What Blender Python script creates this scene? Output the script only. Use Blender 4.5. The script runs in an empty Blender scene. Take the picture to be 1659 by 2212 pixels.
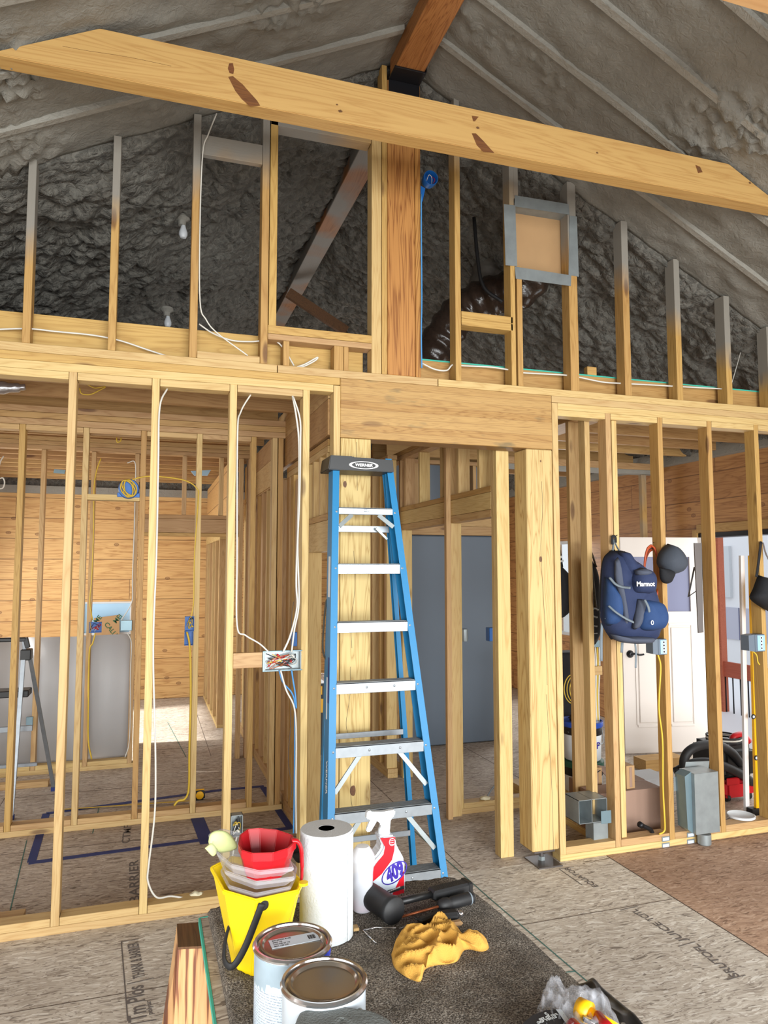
import bpy, bmesh, math, random
from mathutils import Vector, Matrix, noise
from math import sin, cos, pi, radians as RAD
random.seed(7)
SC = bpy.context.scene
COL = SC.collection
# ---------------------------------------------------------------- camera
FPX, YAW, PIT, ROL = 1561.02, 0.3158, 0.0784, -0.0004
CAM = Vector((0.3853, -3.9624, 1.7657))
_f = Vector((sin(YAW)*cos(PIT), cos(YAW)*cos(PIT), sin(PIT)))
_r0 = Vector((cos(YAW), -sin(YAW), 0)); _u0 = _r0.cross(_f)
_r = cos(ROL)*_r0 + sin(ROL)*_u0; _u = -sin(ROL)*_r0 + cos(ROL)*_u0
cd = bpy.data.cameras.new('camera'); cam = bpy.data.objects.new('camera', cd); COL.objects.link(cam)
M = Matrix((_r, _u, -_f)).transposed().to_4x4(); M.translation = CAM
cam.matrix_world = M
cd.sensor_fit = 'HORIZONTAL'; cd.sensor_width = 36; cd.lens = FPX/1659*36; cd.clip_start = .05; cd.clip_end = 200
SC.camera = cam
def at(px, py, X=None, Y=None, z=None):
    d = (px-829.5)/FPX*_r - (py-1106)/FPX*_u + _f
    if X is not None: t = (X-CAM.x)/d.x
    elif Y is not None: t = (Y-CAM.y)/d.y
    else: t = (z-CAM.z)/d.z
    return CAM + t*d
# ---------------------------------------------------------------- world, light, exposure
SC.view_settings.view_transform = 'Standard'; SC.view_settings.look = 'None'
SC.view_settings.gamma = 1; SC.view_settings.use_curve_mapping = False
SC.view_settings.exposure = 0.10
SC.cycles.use_denoising = True
SC.cycles.max_bounces = 7; SC.cycles.diffuse_bounces = 4; SC.cycles.transparent_max_bounces = 12
SC.cycles.sample_clamp_indirect = 6
W = bpy.data.worlds.new('world'); SC.world = W; W.use_nodes = True
bg = W.node_tree.nodes['Background']; bg.inputs[0].default_value = (.86, .93, 1, 1); bg.inputs[1].default_value = 1.1
def area(name, loc, target, sx, sy, power, color=(1, 1, 1)):
    l = bpy.data.lights.new(name, 'AREA'); l.shape = 'RECTANGLE'; l.size = sx; l.size_y = sy
    l.energy = power; l.color = color
    o = bpy.data.objects.new(name, l); COL.objects.link(o); o.location = loc
    o.rotation_euler = (Vector(target)-Vector(loc)).to_track_quat('-Z', 'Y').to_euler()
    return o
area('window_daylight_behind', (1.6, -7.7, 1.5), (1.6, 0, -.4), 6.4, 2.4, 370, (.97, 1, 1)).data.spread = RAD(105)
area('added_fill_left', (-1.85, -3.0, 1.5), (2.0, -1.5, .9), 3.4, 1.9, 60, (.96, 1, .98))  # fill light added for the near room, at an unseen left opening
area('added_fill_right', (5.45, -3.2, 1.5), (1.5, -1.0, 1.0), 3.2, 1.9, 75, (.96, 1, .98))  # added side fill, set before an unseen opening in the right wall
area('window_daylight_bath', (-1.85, 2.2, 1.6), (1, 2.2, .9), 1.0, 1.2, 18, (.97, 1, .98))
area('window_daylight_hall', (-1.85, 4.6, 1.5), (1.2, 4.4, .4), 2.4, 1.8, 80, (.97, 1, .98))
area('window_daylight_entry', (5.5, 1.2, 1.15), (3.2, 1.6, .9), 1.8, 2.0, 24, (.97, 1, .98))
area('window_daylight_utility', (5.5, 4.2, 1.6), (3.2, 3.2, 1.2), 1.0, 1.0, 40, (.95, .98, 1))
area('added_fill_far', (2.9, 6.4, 1.5), (2.3, 2.5, 1.2), 1.4, 1.6, 60, (1, 1, .97))  # fill light added to brighten the middle floor; no window stands here
sun_ = bpy.data.lights.new('sunbeam_left_window', 'SPOT'); sun_.energy = 6500; sun_.spot_size = RAD(26); sun_.spot_blend = .25; sun_.shadow_soft_size = .12; sun_.color = (1, .98, .93)
so_ = bpy.data.objects.new('sunbeam_left_window', sun_); COL.objects.link(so_); so_.location = (-5.0, 4.6, 4.35); so_.rotation_euler = (Vector((.75, 4.3, 0))-so_.location).to_track_quat('-Z', 'Y').to_euler()
# ---------------------------------------------------------------- materials
def srgb(r, g, b):
    c = lambda v: (v/12.92 if v <= .04045 else ((v+.055)/1.055)**2.4)
    return (c(r/255), c(g/255), c(b/255), 1)
MATS = {}
def newmat(name, rough=.6, metal=0, color=None, **kw):
    m = bpy.data.materials.new(name); m.use_nodes = True
    b = m.node_tree.nodes['Principled BSDF']
    b.inputs['Roughness'].default_value = rough; b.inputs['Metallic'].default_value = metal
    if color: b.inputs['Base Color'].default_value = color
    for k, v in kw.items(): b.inputs[k.replace('_', ' ')].default_value = v
    MATS[name] = m
    return m, m.node_tree.nodes, m.node_tree.links, b
def N(ns, t, **kw):
    n = ns.new(t)
    for k, v in kw.items():
        if k.startswith('i_'): n.inputs[k[2:].replace('_', ' ')].default_value = v
        else: setattr(n, k, v)
    return n
def ramp(ns, ln, src, stops, interp='LINEAR'):
    r = ns.new('ShaderNodeValToRGB'); r.color_ramp.interpolation = interp
    e = r.color_ramp.elements
    while len(e) > 1: e.remove(e[-1])
    e[0].position, e[0].color = stops[0]
    for p, c in stops[1:]:
        x = e.new(p); x.color = c
    ln.new(src, r.inputs[0]); return r
def mixc(ns, ln, fac, a, b, mode='MIX'):
    m = ns.new('ShaderNodeMix'); m.data_type = 'RGBA'; m.blend_type = mode
    for s, v in ((m.inputs[0], fac), (m.inputs[6], a), (m.inputs[7], b)):
        if hasattr(v, 'links') or hasattr(v, 'is_linked'): ln.new(v, s)
        else: s.default_value = v
    return m.outputs[2]
def math_(ns, ln, op, a, b=0.0, clamp=False):
    m = ns.new('ShaderNodeMath'); m.operation = op; m.use_clamp = clamp
    for s, v in ((m.inputs[0], a), (m.inputs[1], b)):
        if hasattr(v, 'is_linked'): ln.new(v, s)
        else: s.default_value = v
    return m.outputs[0]
def obj_coord(ns, ln, scale, rand=True):
    tc = ns.new('ShaderNodeTexCoord'); src = tc.outputs['Object']
    if rand:
        oi = ns.new('ShaderNodeObjectInfo'); cb = ns.new('ShaderNodeCombineXYZ')
        for i, k in enumerate((37.0, 91.0, 53.0)):
            ln.new(math_(ns, ln, 'MULTIPLY', oi.outputs['Random'], k), cb.inputs[i])
        ad = N(ns, 'ShaderNodeVectorMath', operation='ADD'); ln.new(src, ad.inputs[0]); ln.new(cb.outputs[0], ad.inputs[1]); src = ad.outputs[0]
    mp = ns.new('ShaderNodeMapping'); mp.inputs['Scale'].default_value = scale; ln.new(src, mp.inputs[0])
    return mp.outputs[0]
def wood(name, ax, light, dark, knotc=(90, 48, 22), vary=.16, grain=1.0, knots=1.0, foam=False, rough=.62, spray=False, lam=0, gc=(2.2, .55, .45)):
    m, ns, ln, b = newmat(name, rough)
    s = [9*grain]*3; s[ax] = .55*grain
    v = obj_coord(ns, ln, s)
    n1 = N(ns, 'ShaderNodeTexNoise', i_Scale=1.0, i_Detail=4.0, i_Distortion=.6); ln.new(v, n1.inputs['Vector'])
    ks = [5.5]*3; ks[ax] = 1.5
    kv = obj_coord(ns, ln, ks)
    vo = N(ns, 'ShaderNodeTexVoronoi', i_Scale=1.0, i_Randomness=1.0); ln.new(kv, vo.inputs['Vector'])
    kd = vo.outputs['Distance']
    # rings flow round the knots
    ph = math_(ns, ln, 'ADD', math_(ns, ln, 'MULTIPLY', n1.outputs['Fac'], 16.0), math_(ns, ln, 'DIVIDE', .35, math_(ns, ln, 'ADD', kd, .12)))
    ring = math_(ns, ln, 'PINGPONG', ph, .5)
    ring = math_(ns, ln, 'MULTIPLY', ring, 2.0)
    fs = [70]*3; fs[ax] = 2.0
    n2 = N(ns, 'ShaderNodeTexNoise', i_Scale=1.0, i_Detail=3.0); ln.new(obj_coord(ns, ln, fs), n2.inputs['Vector'])
    g = math_(ns, ln, 'ADD', math_(ns, ln, 'MULTIPLY', math_(ns, ln, 'POWER', ring, gc[0]), gc[1]), math_(ns, ln, 'MULTIPLY', n2.outputs['Fac'], gc[2]))
    c = mixc(ns, ln, g, srgb(*light), srgb(*dark))
    if lam:
        sp = ns.new('ShaderNodeSeparateXYZ'); tc = ns.new('ShaderNodeTexCoord'); ln.new(tc.outputs['Object'], sp.inputs[0])
        q = math_(ns, ln, 'DIVIDE', sp.outputs[2], lam)
        wn = N(ns, 'ShaderNodeTexWhiteNoise', noise_dimensions='1D'); ln.new(math_(ns, ln, 'FLOOR', q), wn.inputs['W'])
        fr = math_(ns, ln, 'FRACT', q)
        edge = math_(ns, ln, 'LESS_THAN', fr, .045)
        c = mixc(ns, ln, math_(ns, ln, 'MULTIPLY', wn.outputs['Value'], .45), c, srgb(206, 170, 106))
        c = mixc(ns, ln, math_(ns, ln, 'MULTIPLY', edge, .6), c, srgb(120, 80, 35))
        sm = N(ns, 'ShaderNodeTexNoise', i_Scale=1.0, i_Detail=3.0); smp = ns.new('ShaderNodeMapping'); smp.inputs['Scale'].default_value = (4, 4, 14); ln.new(tc.outputs['Object'], smp.inputs[0]); ln.new(smp.outputs[0], sm.inputs['Vector'])
        smr = ramp(ns, ln, sm.outputs['Fac'], [(.62, (0, 0, 0, 1)), (.72, (1, 1, 1, 1))]); c = mixc(ns, ln, math_(ns, ln, 'MULTIPLY', smr.outputs[0], .6), c, srgb(92, 88, 66))
    km = ramp(ns, ln, kd, [(0, (1, 1, 1, 1)), (.075, (.8, .8, .8, 1)), (.12, (0, 0, 0, 1))])
    c = mixc(ns, ln, math_(ns, ln, 'MULTIPLY', km.outputs[0], .8*knots), c, srgb(*knotc))
    oi = ns.new('ShaderNodeObjectInfo')
    hs = N(ns, 'ShaderNodeHueSaturation', i_Saturation=.98); ln.new(c, hs.inputs['Color'])
    ln.new(math_(ns, ln, 'ADD', math_(ns, ln, 'MULTIPLY', oi.outputs['Random'], vary), .85-vary/2), hs.inputs['Value'])
    ln.new(math_(ns, ln, 'ADD', math_(ns, ln, 'MULTIPLY', oi.outputs['Random'], .012), .497), hs.inputs['Hue'])
    c = hs.outputs[0]
    if foam or spray:
        ge = ns.new('ShaderNodeNewGeometry'); sp = ns.new('ShaderNodeSeparateXYZ'); ln.new(ge.outputs['Position'], sp.inputs[0])
        ax_ = math_(ns, ln, 'ABSOLUTE', math_(ns, ln, 'SUBTRACT', sp.outputs[0], 1.8))
        nz = N(ns, 'ShaderNodeTexNoise', i_Scale=2.2, i_Detail=2.0); ln.new(ge.outputs['Position'], nz.inputs['Vector'])
        if foam:
            lv = math_(ns, ln, 'ADD', sp.outputs[2], math_(ns, ln, 'MULTIPLY', ax_, .5))
            lv = math_(ns, ln, 'ADD', lv, math_(ns, ln, 'MULTIPLY', nz.outputs['Fac'], .5))
            mk_ = ramp(ns, ln, math_(ns, ln, 'SUBTRACT', lv, 4.1), [(.5, (0, 0, 0, 1)), (.72, (1, 1, 1, 1))])
        else:
            mk_ = ramp(ns, ln, nz.outputs['Fac'], [(.42, (1, 1, 1, 1)), (.6, (0, 0, 0, 1))])
        c = mixc(ns, ln, math_(ns, ln, 'MULTIPLY', mk_.outputs[0], .93), c, srgb(132, 130, 124))
    ln.new(c, b.inputs['Base Color'])
    bp = N(ns, 'ShaderNodeBump', i_Strength=.12, i_Distance=.004); ln.new(g, bp.inputs['Height']); ln.new(bp.outputs[0], b.inputs['Normal'])
    return m
PALE = ((216, 184, 126), (188, 148, 88))
GOLD = ((202, 160, 92), (168, 122, 58))
WARM = ((204, 166, 114), (172, 128, 78))
for a, n in enumerate('xyz'):
    wood('stud_'+n, a, *PALE); wood('gold_'+n, a, *GOLD); wood('warm_'+n, a, *WARM)
    wood('foamed_'+n, a, *GOLD, foam=True); wood('joist_'+n, a, (196, 154, 98), (158, 112, 60))
wood('fir_z', 2, (196, 136, 66), (142, 84, 26), grain=1.0, vary=.05, knots=.6, gc=(3.0, 1.0, .25))
wood('fir_y', 1, (182, 118, 62), (140, 80, 34), grain=1.2, vary=.05, knots=.4, gc=(3.0, .9, .25))
wood('beam_x', 0, (206, 162, 98), (180, 130, 70), knotc=(110, 56, 18), vary=.05, grain=.7)
wood('beam_lit_under_x', 0, (226, 176, 120), (200, 144, 88), vary=.05, grain=.7)  # lighter copy of the beam wood, toned as a lit underside
wood('glulam_x', 0, (186, 144, 80), (146, 102, 46), vary=.02, grain=1.6, knots=.7, lam=.043, gc=(2.4, .8, .3))
wood('post_z', 2, (216, 186, 124), (180, 142, 80), vary=.05, grain=.9, knots=.5, gc=(2.6, .85, .25))
wood('sprayed_y', 1, (180, 120, 66), (140, 86, 40), vary=.05, spray=True)
wood('sprayed_z', 2, *GOLD, spray=True)
wood('dark_stained_y', 1, (120, 78, 42), (84, 50, 24), vary=.05)
wood('resin', 0, (128, 74, 30), (92, 48, 18), vary=0, knots=0)
wood('deck_red', 1, (206, 110, 80), (180, 88, 62), vary=.05, knots=0)
def logwall(name, light, dark, course, axis='x'):
    m, ns, ln, b = newmat(name, .6)
    tc = ns.new('ShaderNodeTexCoord'); sp = ns.new('ShaderNodeSeparateXYZ'); ln.new(tc.outputs['Object'], sp.inputs[0])
    hor = sp.outputs[0 if axis == 'x' else 1]
    q = math_(ns, ln, 'DIVIDE', sp.outputs[2], course); row = math_(ns, ln, 'FLOOR', q); fr = math_(ns, ln, 'FRACT', q)
    w1 = N(ns, 'ShaderNodeTexWhiteNoise', noise_dimensions='1D'); ln.new(row, w1.inputs['W'])
    h2 = math_(ns, ln, 'ADD', math_(ns, ln, 'DIVIDE', hor, 2.1), math_(ns, ln, 'MULTIPLY', w1.outputs['Value'], 9.0))
    cellx = math_(ns, ln, 'FLOOR', h2); fx = math_(ns, ln, 'FRACT', h2)
    w2 = N(ns, 'ShaderNodeTexWhiteNoise', noise_dimensions='2D'); cb = ns.new('ShaderNodeCombineXYZ'); ln.new(row, cb.inputs[0]); ln.new(cellx, cb.inputs[1]); ln.new(cb.outputs[0], w2.inputs['Vector'])
    s = [12, 12, 12]; s[0 if axis == 'x' else 1] = .8
    mp = ns.new('ShaderNodeMapping'); mp.inputs['Scale'].default_value = s
    ad = N(ns, 'ShaderNodeVectorMath', operation='MULTIPLY_ADD'); ln.new(w2.outputs['Color'], ad.inputs[0]); ad.inputs[1].default_value = (30, 30, 30); ln.new(tc.outputs['Object'], ad.inputs[2])
    ln.new(ad.outputs[0], mp.inputs[0])
    n1 = N(ns, 'ShaderNodeTexNoise', i_Scale=1.0, i_Detail=4.0, i_Distortion=.5); ln.new(mp.outputs[0], n1.inputs['Vector'])
    ring = math_(ns, ln, 'MULTIPLY', math_(ns, ln, 'PINGPONG', math_(ns, ln, 'MULTIPLY', n1.outputs['Fac'], 8.0), .5), 2.0)
    c = mixc(ns, ln, math_(ns, ln, 'MULTIPLY', math_(ns, ln, 'POWER', ring, 2.5), .95), srgb(*light), srgb(*dark))
    c = mixc(ns, ln, math_(ns, ln, 'MULTIPLY', w2.outputs['Value'], .35), c, srgb(*dark))
    kc = ns.new('ShaderNodeCombineXYZ'); ln.new(math_(ns, ln, 'MULTIPLY', hor, 2.4), kc.inputs[0]); ln.new(math_(ns, ln, 'MULTIPLY', sp.outputs[2], 3.9), kc.inputs[1])
    vo = N(ns, 'ShaderNodeTexVoronoi', voronoi_dimensions='2D', i_Scale=1.0); ln.new(kc.outputs[0], vo.inputs['Vector'])
    km = ramp(ns, ln, vo.outputs['Distance'], [(0, (.75, .75, .75, 1)), (.05, (.5, .5, .5, 1)), (.06, (1, 1, 1, 1)), (.075, (.7, .7, .7, 1)), (.085, (0, 0, 0, 1))])
    sc_ = ns.new('ShaderNodeSeparateColor'); ln.new(vo.outputs['Color'], sc_.inputs[0])
    c = mixc(ns, ln, math_(ns, ln, 'MULTIPLY', math_(ns, ln, 'MULTIPLY', km.outputs[0], .8), math_(ns, ln, 'GREATER_THAN', sc_.outputs[0], .5)), c, srgb(104, 58, 26))
    gap = math_(ns, ln, 'MAXIMUM', math_(ns, ln, 'LESS_THAN', fr, .035), math_(ns, ln, 'LESS_THAN', fx, .004))
    c = mixc(ns, ln, math_(ns, ln, 'MULTIPLY', gap, .7), c, srgb(92, 56, 28))
    ln.new(c, b.inputs['Base Color'])
    bp = N(ns, 'ShaderNodeBump', i_Strength=.5, i_Distance=.01, invert=True); ln.new(gap, bp.inputs['Height']); ln.new(bp.outputs[0], b.inputs['Normal'])
logwall('log_pale', (214, 172, 112), (178, 130, 74), .27, 'x')
logwall('log_warm', (184, 134, 80), (146, 96, 52), .27, 'y')
def osb(name, tints, base_shift=0.0):
    m, ns, ln, b = newmat(name, .75)
    tc = ns.new('ShaderNodeTexCoord')
    cols = []
    for k, (rot, sc, off) in enumerate(((0.35, (11, 56, 1), 0), (-0.45, (24, 125, 1), 7), (.9, (26, 130, 1), 19), (.05, (36, 180, 1), 31))):
        mp = ns.new('ShaderNodeMapping'); mp.inputs['Rotation'].default_value = (0, 0, rot); mp.inputs['Scale'].default_value = sc; mp.inputs['Location'].default_value = (off, off, 0)
        nn = N(ns, 'ShaderNodeTexNoise', i_Scale=6.0, i_Detail=1.0); ln.new(tc.outputs['Object'], nn.inputs['Vector'])
        ad = N(ns, 'ShaderNodeVectorMath', operation='MULTIPLY_ADD'); ln.new(nn.outputs['Color'], ad.inputs[0]); ad.inputs[1].default_value = (.07, .07, 0); ln.new(tc.outputs['Object'], ad.inputs[2])
        ln.new(ad.outputs[0], mp.inputs[0])
        vo = N(ns, 'ShaderNodeTexVoronoi', voronoi_dimensions='2D', i_Scale=1.0); ln.new(mp.outputs[0], vo.inputs['Vector'])
        cols.append(vo)
    sel = N(ns, 'ShaderNodeTexNoise', i_Scale=9.0, i_Detail=3.0); ln.new(tc.outputs['Object'], sel.inputs['Vector'])
    def sepx(v):
        s = ns.new('ShaderNodeSeparateColor'); ln.new(v.outputs['Color'], s.inputs[0]); return s.outputs
    a, bb, c3, d4 = [sepx(v) for v in cols]
    v1 = mixc(ns, ln, math_(ns, ln, 'GREATER_THAN', a[1], .55), a[0], bb[0])
    v2 = mixc(ns, ln, math_(ns, ln, 'GREATER_THAN', bb[1], .6), v1, c3[0])
    v3 = mixc(ns, ln, math_(ns, ln, 'GREATER_THAN', c3[1], .62), v2, d4[0])
    r = ramp(ns, ln, v3, [(0, srgb(*tints[0])), (.12, srgb(*tints[1])), (.45, srgb(*tints[2])), (.8, srgb(*tints[3])), (1, srgb(*tints[4]))])
    big = N(ns, 'ShaderNodeTexNoise', i_Scale=1.3, i_Detail=4.0); ln.new(tc.outputs['Object'], big.inputs['Vector'])
    br = ramp(ns, ln, big.outputs['Fac'], [(.3, (.78, .76, .75, 1)), (.7, (1.08, 1.08, 1.08, 1))])
    c = mixc(ns, ln, 1.0, r.outputs[0], br.outputs[0], 'MULTIPLY')
    sp = N(ns, 'ShaderNodeTexNoise', i_Scale=60.0, i_Detail=3.0); ln.new(tc.outputs['Object'], sp.inputs['Vector'])
    sr = ramp(ns, ln, sp.outputs['Fac'], [(.28, (.45, .4, .38, 1)), (.38, (1, 1, 1, 1))])
    c = mixc(ns, ln, .8, c, sr.outputs[0], 'MULTIPLY')
    ln.new(c, b.inputs['Base Color'])
    bp = N(ns, 'ShaderNodeBump', i_Strength=.15, i_Distance=.003); ln.new(v3, bp.inputs['Height']); ln.new(bp.outputs[0], b.inputs['Normal'])
osb('osb_grey', ((124, 114, 104), (178, 167, 154), (196, 186, 173), (208, 200, 188), (230, 225, 216)))
osb('osb_brown', ((118, 88, 68), (158, 126, 104), (172, 140, 116), (184, 152, 128), (200, 172, 150)))
osb('osb_mid', ((108, 94, 84), (160, 146, 132), (178, 164, 150), (190, 178, 164), (212, 202, 190)))
def foammat(name, lump, col=(136, 133, 124), dark=(96, 94, 88)):
    m, ns, ln, b = newmat(name, .85)
    tc = ns.new('ShaderNodeTexCoord')
    n1 = N(ns, 'ShaderNodeTexNoise', i_Scale=9.0, i_Detail=5.0, i_Roughness=.6); ln.new(tc.outputs['Object'], n1.inputs['Vector'])
    c = mixc(ns, ln, math_(ns, ln, 'MULTIPLY', n1.outputs['Fac'], .7), srgb(*col), srgb(*dark))
    ln.new(c, b.inputs['Base Color'])
    n2 = N(ns, 'ShaderNodeTexNoise', i_Scale=30.0 if not lump else 26.0, i_Detail=5.0, i_Roughness=.6, i_Distortion=.8); ln.new(tc.outputs['Object'], n2.inputs['Vector'])
    bp = N(ns, 'ShaderNodeBump', i_Strength=.7 if not lump else 1.0, i_Distance=.014 if not lump else .06)
    if lump:
        vo = N(ns, 'ShaderNodeTexVoronoi', feature='SMOOTH_F1', i_Scale=17.0, i_Smoothness=.5)
        ad = N(ns, 'ShaderNodeVectorMath', operation='MULTIPLY_ADD'); ln.new(n2.outputs['Color'], ad.inputs[0]); ad.inputs[1].default_value = (.06, .06, .06); ln.new(tc.outputs['Object'], ad.inputs[2])
        ln.new(ad.outputs[0], vo.inputs['Vector'])
        h = math_(ns, ln, 'SUBTRACT', math_(ns, ln, 'MULTIPLY', n2.outputs['Fac'], .3), vo.outputs['Distance'])
        ln.new(h, bp.inputs['Height'])
    else: ln.new(n2.outputs['Fac'], bp.inputs['Height'])
    ln.new(bp.outputs[0], b.inputs['Normal'])
foammat('foam_smooth', False); foammat('foam_lumpy', True, (122, 119, 111), (88, 86, 80)); foammat('foam_rib', False, (150, 147, 138), (130, 127, 119))
def plain(name, rgb, rough=.5, metal=0, bump=0, bscale=60, var=0, **kw):
    m, ns, ln, b = newmat(name, rough, metal, srgb(*rgb), **kw)
    tc = ns.new('ShaderNodeTexCoord'); n = N(ns, 'ShaderNodeTexNoise', i_Scale=float(bscale), i_Detail=3.0); ln.new(tc.outputs['Object'], n.inputs['Vector'])
    if bump:
        bp = N(ns, 'ShaderNodeBump', i_Strength=bump, i_Distance=.004); ln.new(n.outputs['Fac'], bp.inputs['Height']); ln.new(bp.outputs[0], b.inputs['Normal'])
    if var:
        k = 1-var
        c = mixc(ns, ln, n.outputs['Fac'], srgb(*rgb), srgb(rgb[0]*k, rgb[1]*k, rgb[2]*k)); ln.new(c, b.inputs['Base Color'])
    return m
plain('blue_fibreglass', (3, 110, 160), .5, bump=.1); plain('black_plastic', (20, 20, 21), .45); plain('black_rubber', (25, 25, 27), .6)
plain('aluminium', (150, 156, 162), .42, .7, var=.15, bscale=30); plain('aluminium_tread', (116, 119, 121), .5, .6)
plain('galvanised', (158, 166, 168), .4, .45, var=.22, bscale=14); plain('galvanised_blue', (126, 150, 160), .4, .5, var=.15, bscale=14)
plain('grey_panel', (190, 190, 192), .55, var=.08, bscale=2); plain('grey_door', (98, 110, 124), .5, var=.05, bscale=2)
plain('white_plastic', (208, 212, 216), .4); plain('white_text', (235, 235, 235), .5); plain('white_cable', (206, 203, 194), .5)
plain('yellow_cable', (206, 172, 52), .5); plain('blue_cable', (70, 140, 200), .5); plain('red_plastic', (176, 20, 30), .35)
plain('grey_cable', (120, 126, 132), .5)
plain('blue_box', (16, 96, 176), .45); plain('navy_tape', (34, 48, 110), .7); plain('chalk', (70, 110, 102), .9); plain('seam', (84, 70, 60), .9)
plain('print_ink', (100, 92, 88), .9); plain('dark_ink', (40, 38, 40), .8); plain('cardboard', (176, 140, 98), .8, var=.08, bscale=8)
plain('cardboard_brown', (150, 122, 106), .8, var=.06, bscale=5); plain('green_ink', (40, 90, 60), .8)
plain('white_door', (212, 202, 194), .45); plain('white_siding', (236, 236, 240), .6); plain('lilac_siding', (190, 190, 206), .6)
plain('paper', (206, 210, 212), .9, bump=.4, bscale=160); plain('paper_edge', (196, 196, 196), .95, bump=.5, bscale=260); plain('core_card', (150, 126, 104), .9)
plain('yellow_plastic', (244, 208, 8), .38); plain('yellow_tool', (240, 180, 10), .4); plain('teal_edge', (64, 176, 156), .7)
plain('copper', (170, 96, 60), .4, .6); plain('white_foam', (226, 218, 188), .9, bump=.8, bscale=60)
plain('navy_cloth', (36, 48, 82), .85, bump=.3, bscale=200); plain('blue_cloth', (32, 62, 108), .8, bump=.3, bscale=200); plain('slate_cloth', (70, 76, 92), .85, bump=.3, bscale=200)
plain('grey_strap', (112, 122, 130), .8, bump=.3, bscale=300); plain('black_cloth', (22, 23, 28), .85, bump=.3, bscale=120); plain('cap_cloth', (62, 68, 78), .85, bump=.3, bscale=260)
plain('camo_strap', (84, 76, 62), .9, var=.5, bscale=60); plain('orange_cord', (178, 74, 36), .45); plain('yellow_cloth', (212, 160, 72), .95, bump=.5, bscale=400)
plain('grey_cloth', (112, 116, 114), .95, bump=.8, bscale=260); plain('screen_print', (222, 226, 226), .6)
plain('blue_lid', (30, 70, 160), .4); plain('green_lid', (24, 84, 66), .4); plain('red_label', (196, 18, 34), .3); plain('white_label', (202, 212, 222), .3)
plain('purple_ink', (48, 24, 140), .4); plain('blue_paint', (20, 66, 200), .4); plain('grey_blue_paint', (160, 178, 190), .6, var=.1, bscale=40)
plain('tin', (205, 205, 208), .16, .95); plain('tin_lid', (178, 168, 156), .2, .9, var=.1, bscale=6)
plain('brown_steel', (96, 90, 88), .4, .5); plain('bronze', (34, 34, 38), .4, .5); plain('duct_wrap', (64, 50, 42), .22, 0, bump=1.0, bscale=24, var=.5)
plain('duct_dusty', (110, 104, 96), .6, 0, bump=.8, bscale=24, var=.3)
plain('light_glove', (204, 214, 150), .8, bump=.3, bscale=90); plain('pink_liquid', (180, 90, 120), .3); plain('leaf', (70, 110, 60), .8, var=.5, bscale=10)
plain('insulation', (150, 150, 150), .95); plain('foil', (190, 190, 196), .25, .8, bump=1.0, bscale=40); plain('concrete', (196, 194, 190), .9)
plain('orange_red', (206, 60, 40), .6); plain('window_dark', (110, 112, 140), .15); plain('sky_pane', (150, 190, 220), .3); plain('wheat_glass', (200, 206, 190), .3)
def clear(name, rgb, alpha, rough=.12):
    m, ns, ln, b = newmat(name, rough, 0, srgb(*rgb)); b.inputs['Alpha'].default_value = alpha; return m
clear('clear_plastic', (206, 206, 214), .34); clear('glass', (220, 232, 240), .18, .03); clear('milky_plastic', (222, 224, 232), .62, .3); clear('film', (230, 232, 240), .22, .08)
# brown towel pile
m, ns, ln, b = newmat('towel', .98)
tc = ns.new('ShaderNodeTexCoord'); n1 = N(ns, 'ShaderNodeTexNoise', i_Scale=260.0, i_Detail=3.0); ln.new(tc.outputs['Object'], n1.inputs['Vector'])
n3 = N(ns, 'ShaderNodeTexNoise', i_Scale=14.0, i_Detail=4.0); ln.new(tc.outputs['Object'], n3.inputs['Vector'])
r1 = ramp(ns, ln, n1.outputs['Fac'], [(.36, srgb(58, 52, 46)), (.5, srgb(112, 102, 92)), (.66, srgb(164, 156, 144))])
r2 = ramp(ns, ln, n3.outputs['Fac'], [(.35, (.7, .7, .7, 1)), (.65, (1.15, 1.15, 1.15, 1))])
ln.new(mixc(ns, ln, 1.0, r1.outputs[0], r2.outputs[0], 'MULTIPLY'), b.inputs['Base Color'])
bp = N(ns, 'ShaderNodeBump', i_Strength=1.0, i_Distance=.006); ln.new(n1.outputs['Fac'], bp.inputs['Height']); ln.new(bp.outputs[0], b.inputs['Normal'])
# stained plank with drips running down it
m, ns, ln, b = newmat('drip_wood', .5)
tc = ns.new('ShaderNodeTexCoord'); mp = ns.new('ShaderNodeMapping'); mp.inputs['Scale'].default_value = (70, 5, 3); ln.new(tc.outputs['Object'], mp.inputs[0])
n1 = N(ns, 'ShaderNodeTexNoise', i_Scale=1.0, i_Detail=3.0); ln.new(mp.outputs[0], n1.inputs['Vector'])
r1 = ramp(ns, ln, n1.outputs['Fac'], [(.42, srgb(214, 170, 120)), (.55, srgb(196, 148, 98)), (.6, srgb(122, 70, 44)), (.75, srgb(96, 52, 34))])
ln.new(r1.outputs[0], b.inputs['Base Color'])
# paint-can label covered in fine print
m, ns, ln, b = newmat('can_label', .45)
tc = ns.new('ShaderNodeTexCoord'); sp = ns.new('ShaderNodeSeparateXYZ'); ln.new(tc.outputs['Object'], sp.inputs[0])
q = math_(ns, ln, 'FRACT', math_(ns, ln, 'DIVIDE', sp.outputs[2], .0052))
n1 = N(ns, 'ShaderNodeTexNoise', i_Scale=420.0, i_Detail=1.0); ln.new(tc.outputs['Object'], n1.inputs['Vector'])
n2 = N(ns, 'ShaderNodeTexNoise', i_Scale=28.0, i_Detail=1.0); ln.new(tc.outputs['Object'], n2.inputs['Vector'])
msk = math_(ns, ln, 'MULTIPLY', math_(ns, ln, 'MULTIPLY', math_(ns, ln, 'LESS_THAN', q, .42), math_(ns, ln, 'GREATER_THAN', n1.outputs['Fac'], .46)), math_(ns, ln, 'LESS_THAN', sp.outputs[2], .115))
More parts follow.
